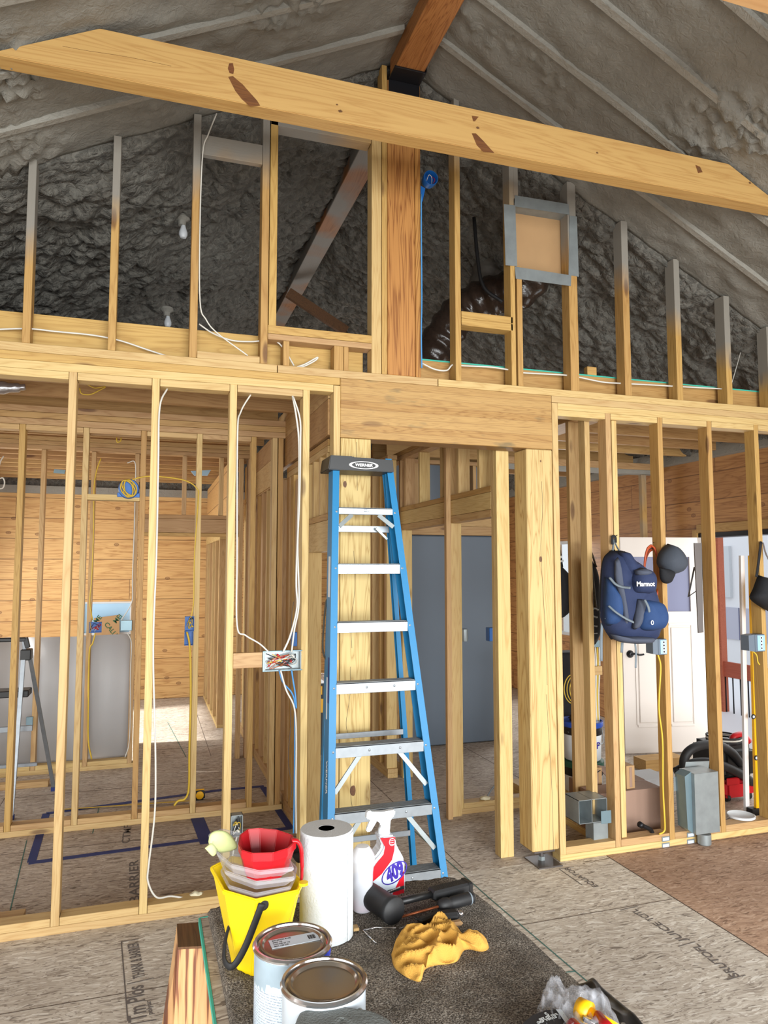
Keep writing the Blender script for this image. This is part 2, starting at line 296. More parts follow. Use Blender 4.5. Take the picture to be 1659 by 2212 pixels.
msk = math_(ns, ln, 'MULTIPLY', msk, math_(ns, ln, 'GREATER_THAN', n2.outputs['Fac'], .36))
ln.new(mixc(ns, ln, math_(ns, ln, 'MULTIPLY', msk, .62), srgb(208, 222, 236), srgb(96, 104, 120)), b.inputs['Base Color'])
MT = MATS
# ---------------------------------------------------------------- helpers
def link(name, me, mat, parent=None, loc=(0, 0, 0), smooth=False):
    o = bpy.data.objects.new(name, me); COL.objects.link(o)
    if mat is not None: me.materials.append(MT[mat] if isinstance(mat, str) else mat)
    o.location = loc
    if parent is not None: o.parent = parent
    if smooth:
        for p in me.polygons: p.use_smooth = True
    return o
def mk(name, bm, mat, parent=None, loc=(0, 0, 0), smooth=False):
    me = bpy.data.meshes.new(name); bmesh.ops.recalc_face_normals(bm, faces=bm.faces); bm.to_mesh(me); bm.free()
    return link(name, me, mat, parent, loc, smooth)
def tag(o, label=None, cat=None, group=None, kind=None):
    if label: o['label'] = label
    if cat: o['category'] = cat
    if group: o['group'] = group
    if kind: o['kind'] = kind
    return o
def thing(name, label, cat, loc=(0, 0, 0), rot=(0, 0, 0), group=None):
    o = bpy.data.objects.new(name, None); COL.objects.link(o); o.location = loc; o.rotation_euler = rot; o.empty_display_size = .1
    return tag(o, label, cat, group)
def bmbox(bm, x0, x1, y0, y1, z0, z1, mtx=None):
    vs = [bm.verts.new((x, y, z)) for x in (x0, x1) for y in (y0, y1) for z in (z0, z1)]
    if mtx is not None:
        for v in vs: v.co = mtx @ v.co
    for f in ((0, 1, 3, 2), (4, 6, 7, 5), (0, 4, 5, 1), (2, 3, 7, 6), (0, 2, 6, 4), (1, 5, 7, 3)): bm.faces.new([vs[i] for i in f])
    return vs
def box(name, mat, x0, x1, y0, y1, z0, z1, parent=None, bev=.0015, seg=1):
    """box given in world space; origin at its base centre (a child's origin is relative to the parent)"""
    c = Vector(((x0+x1)/2, (y0+y1)/2, z0))
    bm = bmesh.new(); bmbox(bm, x0-c.x, x1-c.x, y0-c.y, y1-c.y, 0, z1-z0)
    if bev: bmesh.ops.bevel(bm, geom=list(bm.edges), offset=bev, segments=seg, affect='EDGES')
    if parent is not None: c = c-parent.location
    return mk(name, bm, mat, parent, c)
def wbox(name, fam, x0, x1, y0, y1, z0, z1, parent=None, bev=.0015):
    d = (x1-x0, y1-y0, z1-z0); a = 'xyz'[d.index(max(d))]
    return box(name, fam+'_'+a, x0, x1, y0, y1, z0, z1, parent, bev)
def smoothpath(pts, n=6):
    pts = [Vector(p) for p in pts]
    if len(pts) < 3: return pts
    out = []
    P = [2*pts[0]-pts[1]]+pts+[2*pts[-1]-pts[-2]]
    for i in range(1, len(P)-2):
        for k in range(n):
            t = k/n; a, b_, c, d = P[i-1:i+3]
            out.append(.5*((2*b_)+(c-a)*t+(2*a-5*b_+4*c-d)*t*t+(3*b_-a-3*c+d)*t**3))
    out.append(pts[-1]); return out
def bmtube(bm, pts, r, seg=8, sm=True, caps=True, flat=1.0, n=6):
    P = smoothpath(pts, n) if sm else [Vector(p) for p in pts]
    rings = []; prev = None
    for i, p in enumerate(P):
        t = (P[min(i+1, len(P)-1)]-P[max(i-1, 0)]).normalized()
        if prev is None:
            a = Vector((0, 0, 1)) if abs(t.z) < .9 else Vector((0, 1, 0))
            nx = t.cross(a).normalized()
        else: nx = (prev-prev.dot(t)*t).normalized()
        prev = nx; ny = t.cross(nx)
        rr = r[min(int(i/(len(P)-1)*(len(r)-1)+.5), len(r)-1)] if isinstance(r, (list, tuple)) else r
        rings.append([bm.verts.new(p+rr*(cos(2*pi*k/seg)*nx+flat*sin(2*pi*k/seg)*ny)) for k in range(seg)])
    for a, b_ in zip(rings, rings[1:]):
        for k in range(seg): bm.faces.new((a[k], a[(k+1) % seg], b_[(k+1) % seg], b_[k]))
    if caps: bm.faces.new(rings[0]); bm.faces.new(rings[-1])
def tube(name, mat, pts, r, parent=None, seg=8, sm=True, flat=1.0, n=6):
    """tube through world points; origin at the first point"""
    o0 = Vector(pts[0]); bm = bmesh.new(); bmtube(bm, [Vector(p)-o0 for p in pts], r, seg, sm, flat=flat, n=n)
    if parent is not None: o0 = o0-parent.location
    return mk(name, bm, mat, parent, o0, smooth=True)
def bmlathe(bm, prof, seg=32, c=(0, 0, 0), mtx=None, sx=1, sy=1):
    rings = []
    for r, z in prof:
        rings.append([bm.verts.new((c[0]+max(r, 1e-5)*sx*cos(2*pi*k/seg), c[1]+max(r, 1e-5)*sy*sin(2*pi*k/seg), c[2]+z)) for k in range(seg)])
    if mtx is not None:
        for rg in rings:
            for v in rg: v.co = mtx @ v.co
    for a, b_ in zip(rings, rings[1:]):
        for k in range(seg): bm.faces.new((a[k], a[(k+1) % seg], b_[(k+1) % seg], b_[k]))
    return rings
def lathe(name, mat, prof, parent=None, loc=(0, 0, 0), seg=32, smooth=True, mtx=None, sx=1, sy=1):
    bm = bmesh.new(); rg = bmlathe(bm, prof, seg, mtx=mtx, sx=sx, sy=sy)
    if prof[0][0] > 1e-4: bm.faces.new(rg[0])
    if prof[-1][0] > 1e-4: bm.faces.new(rg[-1])
    o = mk(name, bm, mat, parent, loc, smooth)
    if smooth: sharp(o)
    return o
def sharp(o, ang=40):
    me = o.data
    try:
        bm = bmesh.new(); bm.from_mesh(me)
        for e in bm.edges:
            if len(e.link_faces) == 2 and e.calc_face_angle(0) > RAD(ang): e.smooth = False
        bm.to_mesh(me); bm.free()
    except Exception: pass
def prism(name, mat, pts2, axis, a0, a1, parent=None, loc=(0, 0, 0), bev=0):
    """2-D outline extruded along axis ('y': pts are x,z; 'x': pts are y,z; 'z': pts are x,y)"""
    bm = bmesh.new()
    def P(p, a): return {'y': (p[0], a, p[1]), 'x': (a, p[0], p[1]), 'z': (p[0], p[1], a)}[axis]
    A = [bm.verts.new(P(p, a0)) for p in pts2]; B = [bm.verts.new(P(p, a1)) for p in pts2]
    bm.faces.new(A); bm.faces.new(B[::-1])
    n = len(A)
    for i in range(n): bm.faces.new((A[i], A[(i+1) % n], B[(i+1) % n], B[i]))
    bmesh.ops.recalc_face_normals(bm, faces=bm.faces)
    if bev: bmesh.ops.bevel(bm, geom=list(bm.edges), offset=bev, segments=2, affect='EDGES')
    return mk(name, bm, mat, parent, loc)
def bar(bm, a, b_, w, d, up=(0, 0, 1)):
    """rectangular bar from a to b: width w across, depth d along the 'up' side"""
    a, b_ = Vector(a), Vector(b_); t = (b_-a).normalized(); s = t.cross(Vector(up)).normalized(); u = s.cross(t)
    vs = []
    for p in (a, b_):
        for i, j in ((-1, -1), (1, -1), (1, 1), (-1, 1)): vs.append(bm.verts.new(p+s*w/2*i+u*d/2*j))
    for f in ((0, 1, 2, 3), (7, 6, 5, 4), (0, 4, 5, 1), (1, 5, 6, 2), (2, 6, 7, 3), (3, 7, 4, 0)): bm.faces.new([vs[i] for i in f])
def barobj(name, mat, a, b_, w, d, up=(0, 0, 1), parent=None, bev=0):
    o0 = Vector(a); bm = bmesh.new(); bar(bm, (0, 0, 0), Vector(b_)-o0, w, d, up)
    if bev: bmesh.ops.bevel(bm, geom=list(bm.edges), offset=bev, segments=1, affect='EDGES')
    if parent is not None: o0 = o0-parent.location
    return mk(name, bm, mat, parent, o0)
def text(name, s, size, mat, loc, rot, parent=None, ext=.0004, sx=1.0, shear=0, align='LEFT', bold=.012):
    cu = bpy.data.curves.new(name, 'FONT'); cu.body = s; cu.size = size; cu.extrude = ext; cu.align_x = align; cu.align_y = 'CENTER'; cu.shear = shear; cu.offset = bold*size
    cu.resolution_u = 3
    t = bpy.data.objects.new('tmp', cu); COL.objects.link(t)
    me = bpy.data.meshes.new_from_object(t, depsgraph=bpy.context.evaluated_depsgraph_get())
    bpy.data.objects.remove(t); bpy.data.curves.remove(cu)
    me.materials.clear(); me.name = name
    me.transform(Matrix.Diagonal((sx, 1, 1, 1)))
    o = link(name, me, mat, parent, loc); o.rotation_euler = rot
    return o
def blob(name, mat, r, parent=None, loc=(0, 0, 0), amp=.3, sc=3, seed=0, squash=(1, 1, 1), sub=3, cutz=None):
    bm = bmesh.new(); bmesh.ops.create_icosphere(bm, subdivisions=sub, radius=1)
    for v in bm.verts:
        k = 1+amp*noise.fractal(v.co*sc+Vector((seed, seed*2.1, seed*.7)), .8, 2.0, 3)
        v.co = Vector((v.co.x*r*k*squash[0], v.co.y*r*k*squash[1], v.co.z*r*k*squash[2]))
        if cutz is not None: v.co.z = max(v.co.z, cutz)
    return mk(name, bm, mat, parent, loc, True)
def copytree(o, parent=None):
    c = o.copy(); COL.objects.link(c)
    if parent is not None: c.parent = parent
    for ch in [x for x in o.children]: copytree(ch, c)
    return c
def S(o, name=None): return tag(o, kind='structure')
# ================================================================ SETTING
RZ, RX, RS = 4.90, 1.80, .5
def roofz(x): return RZ-RS*abs(x-RX)
XL, XR, YN, YF = -2.0, 5.6, -7.9, 6.5
# floor of strand board sheets
fl = S(box('floor', 'osb_grey', XL, 3.12, YN, .045, -.04, 0, bev=0))
f2 = box('brown_panel', 'osb_brown', 3.12, XR, YN, .045, -.04, 0, fl, bev=0)
f3 = box('back_panel', 'osb_mid', XL, XR, .045, YF, -.04, 0, fl, bev=0)
bm = bmesh.new()
for x0, x1, y0, y1 in [(3.118, 3.124, YN, -.01), (2.20, 2.204, .1, 6.4), (-2, 3.1, -.62, -.616), (3.12, 5.6, -2.2, -2.196), (2.5, 3.1, -1.62, -1.616),
                       (-2, 1.3, 1.17, 1.174), (-2, 1.3, 2.39, 2.394), (-.62, -.616, .1, 3), (1.5, 5.5, 1.22, 1.224), (3.42, 3.424, .1, 2.8), (-2, 5.5, 3.6, 3.604), (1.0, 1.004, 3.2, 6.4), (3.3, 5.5, -.02, -.016)]:
    bmbox(bm, x0, x1, y0, y1, .0002, .0012)
mk('seam', bm, 'seam', fl, -fl.location)
bm = bmesh.new()
for a, b_ in [((20, 1975), (58, 1815)), ((1057, 1940), (1330, 2172)), ((1185, 2103), (1243, 2098)), ((200, 1800), (215, 1740)), ((362, 1560), (402, 1635)), ((895, 1795), (1057, 1940)), ((905, 1660), (950, 1655))]:
    p, q_ = at(*a, z=.0014), at(*b_, z=.0014); bar(bm, p, q_, .006, .0008)
mk('chalk_line', bm, 'chalk', fl, -fl.location)
def ftext(s, px0, px1, size, sx=1, mat='print_ink'):
    a, b_ = at(*px0, z=.0012), at(*px1, z=.0012); d = b_-a
    o = text('panel_stamp', s, size, mat, a-fl.location, (0, 0, math.atan2(d.y, d.x)), fl, ext=.0002)
    w = max(v.co.x for v in o.data.vertices); o.scale = (d.length/w, 1, 1)
ftext('Tm Plos', (300, 2205), (293, 2130), .10)
ftext('THANK & BARRIER', (302, 2112), (288, 2036), .07)
ftext('polyisr.', (325, 2192), (320, 2160), .03)
ftext('BARRIER', (292, 1950), (290, 1858), .075); ftext('CTMF', (272, 1822), (277, 1782), .07)
ftext('EQUATOR', (1290, 1916), (1222, 1874), .05); ftext('TCITL', (1410, 1988), (1368, 1965), .06); ftext('JUICE', (1478, 2032), (1416, 1992), .06)
ftext('SRUTOFL', (1592, 2110), (1500, 2040), .06)
bm = bmesh.new()
for a, b_ in [((262, 2034), (300, 2028)), ((262, 2034), (276, 2205)), ((274, 2126), (332, 2112)), ((1340, 1966), (1378, 1957)), ((1466, 2044), (1502, 2034)), ((1572, 2116), (1610, 2106)), ((1208, 1877), (1240, 1872)), ((1208, 1877), (1258, 1912)), ((282, 2212), (338, 2202))]:
    bar(bm, at(*a, z=.0013), at(*b_, z=.0013), .005, .0006)
mk('panel_mark', bm, 'print_ink', fl, -fl.location)
# roof underside: sprayed foam over both slopes
def foam_slope(name, mat, xs, ys, lump, seed):
    bm = bmesh.new(); rows = []
    ny, nx = ys[2], xs[2]
    for j in range(ny+1):
        y = ys[0]+(ys[1]-ys[0])*j/ny; row = []
        for i in range(nx+1):
            x = xs[0]+(xs[1]-xs[0])*i/nx; p = Vector((x, y, roofz(x)))
            if lump:
                w = noise.noise_vector(p*2.5)*.12
                d = noise.voronoi((p+w)*Vector((7.5, 11, 9)) if False else Vector(((x+w.x)*7.5, (y+w.y)*11, seed)))[0]
                d2 = noise.voronoi(Vector(((x+w.x)*17, (y+w.y)*21, seed+4)))[0]
                h = -.075*(1-min(d[0], 1)**1.4)-.028*(1-min(d2[0], 1))-.10*noise.fractal(Vector((x*1.5, y*1.2, seed)), 1, 2, 3)+.02
                h *= min(1, .25+abs(y)*2.2)*1.25; h -= .02
            else:
                h = -.002-.035*max(0, noise.fractal(Vector((x*2.2, y*3.5, seed)), .9, 2, 4))-.010*noise.noise(Vector((x*11, y*11, seed)))
                d_ = abs(((-y-.3+.2) % .4)-.2); h *= .35+.65*min(1, d_/.09)
                cr = noise.noise(Vector((x*1.7, y*2.3, seed+9)))
                if cr > .12: h -= (cr-.12)*.20*(1-min(1, noise.voronoi(Vector((x*22, y*22, seed)))[0][0]*1.5))
            row.append(bm.verts.new((x, y, p.z+h)))
        rows.append(row)
    for a, b_ in zip(rows, rows[1:]):
        for i in range(nx): bm.faces.new((a[i], a[i+1], b_[i+1], b_[i]))
    top = [bm.verts.new((x, y, roofz(x)+.22)) for x, y in ((xs[0], ys[0]), (xs[1], ys[0]), (xs[1], ys[1]), (xs[0], ys[1]))]
    bm.faces.new(top)
    for k, edge in enumerate((rows[0], [r[-1] for r in rows], rows[-1][::-1], [r[0] for r in rows][::-1])):
        bm.faces.new(edge+[top[(k+1) % 4], top[k]])
    return mk(name, bm, mat, smooth=True)
ceil = S(foam_slope('ceiling', 'foam_smooth', (XL, RX, 150), (-3.2, .06, 130), False, 1))
c2 = foam_slope('foam_slope', 'foam_smooth', (RX, XR, 150), (-3.2, .06, 130), False, 5); c2.parent = ceil
c3 = foam_slope('lumpy_foam', 'foam_lumpy', (XL, RX, 190), (.06, YF, 320), True, 3); c3.parent = ceil
c4 = foam_slope('lumpy_foam', 'foam_lumpy', (RX, XR, 190), (.06, YF, 320), True, 8); c4.parent = ceil
for s, (a, b_) in enumerate(((XL, RX), (RX, XR))):
    bm = bmesh.new()
    vs = [bm.verts.new((x, y, roofz(x)+z)) for x in (a, b_) for y in (YN, -3.2) for z in (0, .2)]
    for f in ((0, 1, 3, 2), (4, 6, 7, 5), (0, 4, 5, 1), (2, 3, 7, 6), (0, 2, 6, 4), (1, 5, 7, 3)): bm.faces.new([vs[i] for i in f])
    mk('near_slope', bm, 'foam_smooth', ceil)
# outer walls
def wallbits(name, mat, axis, c0, c1, lo, hi, z1, opens, par=None):
    """wall slab with rectangular openings (a0,a1,zb,zt) along its run"""
    w = None; cur = lo; bits = []
    for a0, a1, zb, zt in sorted(opens):
        bits.append((cur, a0, 0, z1))
        if zb > 0: bits.append((a0, a1, 0, zb))
        if zt < z1: bits.append((a0, a1, zt, z1))
        cur = a1
    bits.append((cur, hi, 0, z1))
    bm = bmesh.new()
    for a0, a1, zb, zt in bits:
        if axis == 'x': bmbox(bm, a0, a1, c0, c1, zb, zt)
        else: bmbox(bm, c0, c1, a0, a1, zb, zt)
    return S(mk(name, bm, mat))
wallbits('wall_back', 'log_pale', 'x', YF, YF+.15, XL-.15, XR+.15, 2.82, [(-.425, .2, .88, 1.325)])
bm = bmesh.new(); A = [(XL-.15, 2.82), (XR+.15, 2.82), (XR+.15, 3.04), (RX, 5.08), (XL-.15, 3.04)]
S(prism('wall_gable', 'foam_lumpy', A, 'y', YF, YF+.15))
wallbits('wall_right', 'log_warm', 'y', XR, XR+.15, YN, YF, 2.88, [(-4.6, -1.8, .6, 2.2), (.30, 1.90, 0, 2.075), (3.75, 4.65, .9, 2.13)])
wallbits('wall_left', 'log_warm', 'y', XL-.15, XL, YN, YF, 2.98, [(-4.6, -1.8, .6, 2.2), (1.7, 2.7, 1.0, 2.1), (3.5, 5.7, .6, 2.3)])
wallbits('wall_front', 'log_warm', 'x', YN-.15, YN, XL-.15, XR+.15, 2.98, [(-1.5, 4.9, .3, 2.9)])
box('foam_seam', 'foam_rib', XL, XR, YF-.06, YF, 2.76, 2.86).parent = ceil
box('foam_seam', 'foam_rib', XR-.08, XR, .1, YF, 2.84, 2.99).parent = ceil
w1 = S(thing('window_1', None, None, (-.11, YF, .88)))
box('window_frame', 'white_plastic', -.425, .2, YF+.03, YF+.08, .88, .91, w1); box('window_frame', 'white_plastic', -.425, .2, YF+.03, YF+.08, 1.30, 1.325, w1)
box('window_frame', 'white_plastic', -.425, -.40, YF+.03, YF+.08, .91, 1.30, w1); box('window_frame', 'white_plastic', .175, .2, YF+.03, YF+.08, .91, 1.30, w1)
box('pane', 'sky_pane', -.40, .175, YF+.05, YF+.056, .91, 1.30, w1)
w2 = S(thing('window_2', None, None, (XR, 4.2, .9)))
for y0, y1, z0, z1 in ((3.75, 4.65, .9, .94), (3.75, 4.65, 2.09, 2.13), (3.75, 3.79, .94, 2.09), (4.61, 4.65, .94, 2.09)): box('window_frame', 'white_plastic', XR+.02, XR+.08, y0, y1, z0, z1, w2)
box('pane', 'glass', XR+.04, XR+.046, 3.79, 4.61, .94, 2.09, w2)
# entry doorway trim
for nm, b_ in (('trim_1', (XR-.03, XR+.16, .22, .30, 0, 2.15)), ('trim_2', (XR-.03, XR+.16, 1.90, 1.96, 0, 2.15)), ('trim_3', (XR-.03, XR+.16, .30, 1.90, 2.12, 2.2))):
    S(wbox(nm, 'gold', *b_))
S(box('trim_4', 'bronze', XR-.01, XR+.16, .30, 1.90, 2.07, 2.115)); S(box('trim_5', 'bronze', XR, XR+.16, .3, 1.9, 0, .03))
# ================================================================ TIMBERS
def beam(name, label, cat, mat, x0, x1, y0, y1, z0, z1, group=None, bev=.004):
    o = box(name, mat, x0, x1, y0, y1, z0, z1, bev=bev); return tag(o, label, cat, group)
# tie beam with ends cut by the roof
zb, zt = 3.842, 4.05
def cut(z): return RX-(RZ-.02-z)/RS, RX+(RZ-.02-z)/RS
a, b_ = cut(zb), cut(zt)
tb = prism('tie_beam', 'beam_x', [(a[0]-RX, 0), (a[1]-RX, 0), (b_[1]-RX, zt-zb), (b_[0]-RX, zt-zb)], 'y', -.045, .045, loc=(RX, -.795, zb), bev=.003)
tag(tb, 'long pale timber tie beam spanning the photo in front of the stud wall', 'beam')
def knot(px, py, r, s=1.5):
    bm = bmesh.new()
    p = at(px, py, Y=-.8405)-Vector((RX, -.795, zb))
    vs = [bm.verts.new((p.x+r*s*cos(t*pi/8)*(1+.2*sin(t*2.3)), p.y, p.z+r*sin(t*pi/8)*(1+.2*cos(t*1.7)))) for t in range(16)]
    bm.faces.new(vs); mk('knot', bm, 'dark_stained_y', tb)
for k in ((735, 240, .007), (728, 226, .004), (1032, 276, .006), (1290, 330, .005), (1510, 365, .010), (1620, 395, .006)): knot(*k)
def stain(pts):
    bm = bmesh.new(); bm.faces.new([bm.verts.new(at(*p, Y=-.8404)-Vector((RX, -.795, zb))) for p in pts]); mk('resin_stain', bm, 'resin', tb)
stain([(495, 137), (503, 136), (506, 150), (504, 160), (496, 158), (492, 148)]); stain([(493, 166), (503, 164), (512, 172), (524, 182), (540, 200), (556, 218), (562, 228), (540, 230), (522, 214), (508, 196)])
stain([(1019, 250), (1034, 252), (1026, 262), (1022, 262)]); stain([(1019, 288), (1028, 288), (1044, 304), (1060, 322), (1068, 330), (1044, 328), (1030, 314)]); stain([(1502, 356), (1512, 360), (1518, 372), (1508, 374)])
for pts in ([(135, 100), (190, 110), (250, 119), (300, 128), (370, 143)],):
    ps = [at(*p, Y=-.8402)-Vector((RX, -.795, zb)) for p in pts]; bm = bmesh.new(); bmtube(bm, ps, .0045 if pts[0][0] != 135 else .0015, 6, flat=.2); mk('resin_streak', bm, 'dark_stained_y', tb)
t2 = prism('tie_beam', 'beam_lit_under_x', [(a[0]-RX, 0), (a[1]-RX, 0), (b_[1]-RX, zt-zb), (b_[0]-RX, zt-zb)], 'y', -.045, .045, loc=(RX, -2.02, zb), bev=.003)
tag(t2, 'second pale tie beam, cut off by the top right corner of the photo', 'beam')
rb = beam('ridge_beam', 'orange timber ridge beam coming down from the roof peak onto the tall post', 'beam', 'fir_y', 1.72, 1.90, -7.5, .0, 4.745, 4.98)
br = tag(thing('beam_bracket', 'black steel bracket seating the ridge beam on top of the tall post', 'bracket', (1.81, -.06, 4.69)), None)
box('saddle', 'bronze', 1.71, 1.91, -.12, .02, 4.733, 4.744, br); box('side_plate', 'bronze', 1.908, 1.914, -.12, .02, 4.744, 4.775, br)
box('apron', 'bronze', 1.71, 1.91, -.006, .0, 4.66, 4.733, br)
beam('ridge_beam', 'foam-sprayed ridge beam running back behind the stud wall opening', 'beam', 'sprayed_y', 1.73, 1.90, .15, 6.45, 4.70, 4.95)
p0, p1 = at(622, 632, Y=3.2), at(748, 716, Y=3.2)
tag(barobj('roof_brace', 'dark_stained_y', p0, p1, .05, .10, (0, 0, 1)), 'brown roof brace slanting across the dark foam behind the framed opening', 'brace')
tp = beam('timber_post', 'tall orange timber post under the ridge beam, above the header', 'post', 'fir_z', 1.703, 1.878, .0, .14, 2.906, 4.735)
LEFTR = ['nearest the stud wall', 'second from the stud wall', 'third from the stud wall', 'fourth from the stud wall', 'fifth from the stud wall']
for side, (xa, xb) in (('left', (XL, 1.70)), ('right', (1.92, XR))):
    for k in range(5):
        y = -.3-.40*k
        bm = bmesh.new()
        zs = [roofz(xa), roofz(xb)]
        vs = [bm.verts.new((x-xa, dy, z-zs[0]+dz)) for x, z in ((xa, zs[0]), (xb, zs[1])) for dy in (-.019, .019) for dz in (-.034, .0)]
        for f in ((0, 1, 3, 2), (4, 6, 7, 5), (0, 4, 5, 1), (2, 3, 7, 6), (0, 2, 6, 4), (1, 5, 7, 3)): bm.faces.new([vs[i] for i in f])
        o = mk('rafter', bm, 'foam_rib', loc=(xa, y, zs[0]))
        tag(o, 'foam-dusted rafter edge in the %s roof slope, %s' % (side, LEFTR[k]), 'rafter', 'rafters in the %s roof slope' % side)
# ================================================================ MAIN WALL, LEFT OF THE OPENING
D = .089; T = .038
lw = thing('stud_wall', 'nearest framed stud wall left of the blue ladder, with open bays', 'stud wall', (0, 0, 0))
P1, P2, P3, P4 = 2.775, 2.819, 2.862, 2.906
wbox('sole_plate', 'stud', XL, 1.416, 0, D, 0, T, lw); ws = [-.4064*4, -.4064*3, -.4064*2, -.4064, 0, .4064, .8128, 1.2192, 1.397]
for i, x in enumerate(ws):
    wbox('stud', 'stud', x-T/2, x+T/2, 0, D, T+.0005, P1 if i < 8 else 2.815, lw)
for x0, x1 in zip(ws, ws[1:]):
    if x1-x0 > .2:
        wbox('blocking', 'stud' if random.random() < .6 else 'warm', x0+T/2+.002, x1-T/2-.002, .001, D, T+.0005, 2*T, lw)
        wbox('blocking', 'stud', x0+T/2+.002, x1-T/2-.002, .0, D, P1-.04, P1-.001, lw)
wbox('top_plate', 'stud', XL, 1.376, 0, D, P1, P2-.001, lw); wbox('top_plate', 'gold', XL, 1.414, 0, D, P2, P3-.001, lw)
# ---------------- upper wall under the roof
uw = thing('upper_stud_wall', 'upper framed stud wall reaching up to the grey foam ceiling', 'stud wall', (1.8, 0, P3))
wbox('sole_plate', 'stud', XL, 1.05, 0, D, P3, P4, uw); wbox('sole_plate', 'stud', 1.055, 2.02, 0, D, P3, P4, uw); wbox('sole_plate', 'stud', 2.025, XR, 0, D, P3, P4, uw)
ux = [(-.226, T), (.18, T), (.593, .04), (.975, .04)]
ux += [(at((a+b_)/2, 700, Y=0).x, at(b_, 700, Y=0).x-at(a, 700, Y=0).x) for a, b_ in ((984, 996), (1104, 1114), (1231, 1249), (1347, 1361), (1459, 1471), (1565, 1577), (1655, 1664))]
for x, w in [(-1.04, T), (-.632, T)]+ux:
    wbox('stud', 'foamed', x-w/2, x+w/2, 0, D, P4+.0005, roofz(x)-.01, uw)
def upx(px, y=400, Y=0): return at(px, y, Y=Y).x
zs = at(700, 715, Y=0).z
wbox('stud', 'gold', 1.0, 1.042, 0, D, zs, roofz(1.02)-.02, uw)                     # trimmer above the sill
wbox('stud', 'stud', 1.604, 1.664, 0, D, P4+.0005, roofz(1.63)-.32, uw)            # pale jack stud
wbox('stud', 'gold', 1.668, 1.70, 0, D, P4+.0005, roofz(1.68)-.02, uw)
wbox('stud', 'fir', 1.88, 1.914, .0, D, P4+.0005, 4.735, uw)
wbox('window_header', 'foamed', 1.0, 1.60, 0, D, at(700, 290, Y=0).z, at(700, 262, Y=0).z, uw)
z0, z1, z2 = at(700, 744, Y=0).z, at(700, 731, Y=0).z, at(700, 714, Y=0).z
wbox('sill', 'gold', .997, 1.604, 0, D, z1, z2, uw); wbox('sill', 'warm', .997, 1.604, 0, D, z0, z1-.002, uw)
for a, b_ in ((612, 625), (722, 742), (743, 753)): wbox('cripple_stud', 'gold', upx(a, 770), upx(b_, 770), 0, D, P4+.0005, z0-.001, uw)
wbox('blocking', 'foamed', .615, .953, .0, .038, at(510, 345, Y=0).z, at(510, 303, Y=0).z, uw)
wbox('blocking', 'stud', .615, .953, 0, D, P4+.0005, P4+.038, uw)
wbox('blocking', 'gold', upx(997, 690), upx(1108, 700), 0, D, at(1050, 708, Y=0).z, at(1050, 697, Y=0).z+.012, uw)
wbox('blocking', 'gold', upx(997, 690), upx(1108, 700), 0, D, at(1050, 697, Y=0).z+.013, at(1050, 678, Y=0).z, uw)
wbox('stud', 'foamed', upx(1115, 500), upx(1126, 500), 0, D, P4+.0005, at(1120, 575, Y=0).z, uw)
wbox('stud', 'foamed', upx(1108, 400)+.004, upx(1119, 400), 0, D, at(1120, 430, Y=0).z, roofz(2.6)-.02, uw)
x0 = at(1115, 600, Y=0).x
# rim boards behind the upper wall
tag(wbox('rim_board', 'gold', XL, 1.58, .10, .138, 2.88, at(300, 700, Y=.1).z), 'wide knotty rim board behind the left upper studs, below the foam', 'board')
rr = tag(wbox('rim_board', 'gold', 1.93, XR, .12, .158, 2.88, at(1300, 815, Y=.12).z), 'rim board behind the right upper studs with a teal top edge', 'board')
box('teal_edge', 'teal_edge', 1.93, XR, .119, .16, at(1300, 815, Y=.12).z, at(1300, 812, Y=.12).z, rr)
tag(wbox('wood_scrap', 'gold', upx(1265, 796, .14), upx(1285, 796, .14), .12, .16, at(1300, 812, Y=.12).z, at(1275, 793, Y=.13).z), 'small wood offcut on the rim board behind the right upper studs', 'wood offcut')
# ---------------- header and posts of the opening
hd = beam('header_beam', 'thick laminated header beam across the opening behind the ladder', 'beam', 'glulam_x', 1.416, 2.798, -.003, .14, 2.514, 2.862)
pl = beam('timber_post', 'thick cracked timber post directly behind the blue ladder', 'post', 'post_z', 1.420, 1.600, .0, .14, 0.0, 2.513, bev=.003)
pr = beam('timber_post', 'thick cracked timber post right of the opening, standing on a steel bracket', 'post', 'post_z', 2.612, 2.796, .0, .16, .075, 2.513, bev=.006)
def cracks(o, lines):
    for pts in lines: tube('crack', 'dark_ink', [at(*p, Y=-.0005) for p in pts], .0009, o, 5)
cracks(pl, [[(770, 955), (771, 1000), (772, 1060)], [(764, 1190), (767, 1240), (765, 1290), (758, 1340), (760, 1400)], [(757, 1440), (756, 1500), (748, 1560), (752, 1590)], [(757, 1660), (758, 1720), (761, 1745)]])
cracks(pr, [[(1170, 1040), (1172, 1100), (1168, 1180), (1172, 1260), (1180, 1400), (1182, 1480)], [(1180, 1500), (1186, 1600), (1192, 1700), (1196, 1840)]])
for o, kk in ((pl, ((745, 1046, .02), (762, 1708, .03))), (pr, ((1168, 1208, .019), (1168, 996, .008)))):
    for px, py, r in kk:
        bm = bmesh.new(); p = at(px, py, Y=-.001)-o.location
        vs = [bm.verts.new((p.x+r*.55*cos(t*pi/8), p.y, p.z+r*sin(t*pi/8)*(1+.1*sin(t)))) for t in range(16)]; bm.faces.new(vs)
        mk('knot', bm, 'dark_stained_y', o)
pb = thing('post_bracket', 'steel standoff base bolted under the right timber post', 'bracket', (2.70, .05, 0))
box('base_plate', 'brown_steel', 2.62, 2.78, -.06, .12, 0, .008, pb); box('top_plate', 'brown_steel', 2.63, 2.77, .01, .15, .062, .074, pb)
lathe('threaded_rod', 'brown_steel', [(.012, .008), (.012, .062)], pb, (0, 0, 0), 12); lathe('nut', 'galvanised', [(.022, .008), (.022, .03)], pb, (0, 0, 0), 6, smooth=False)
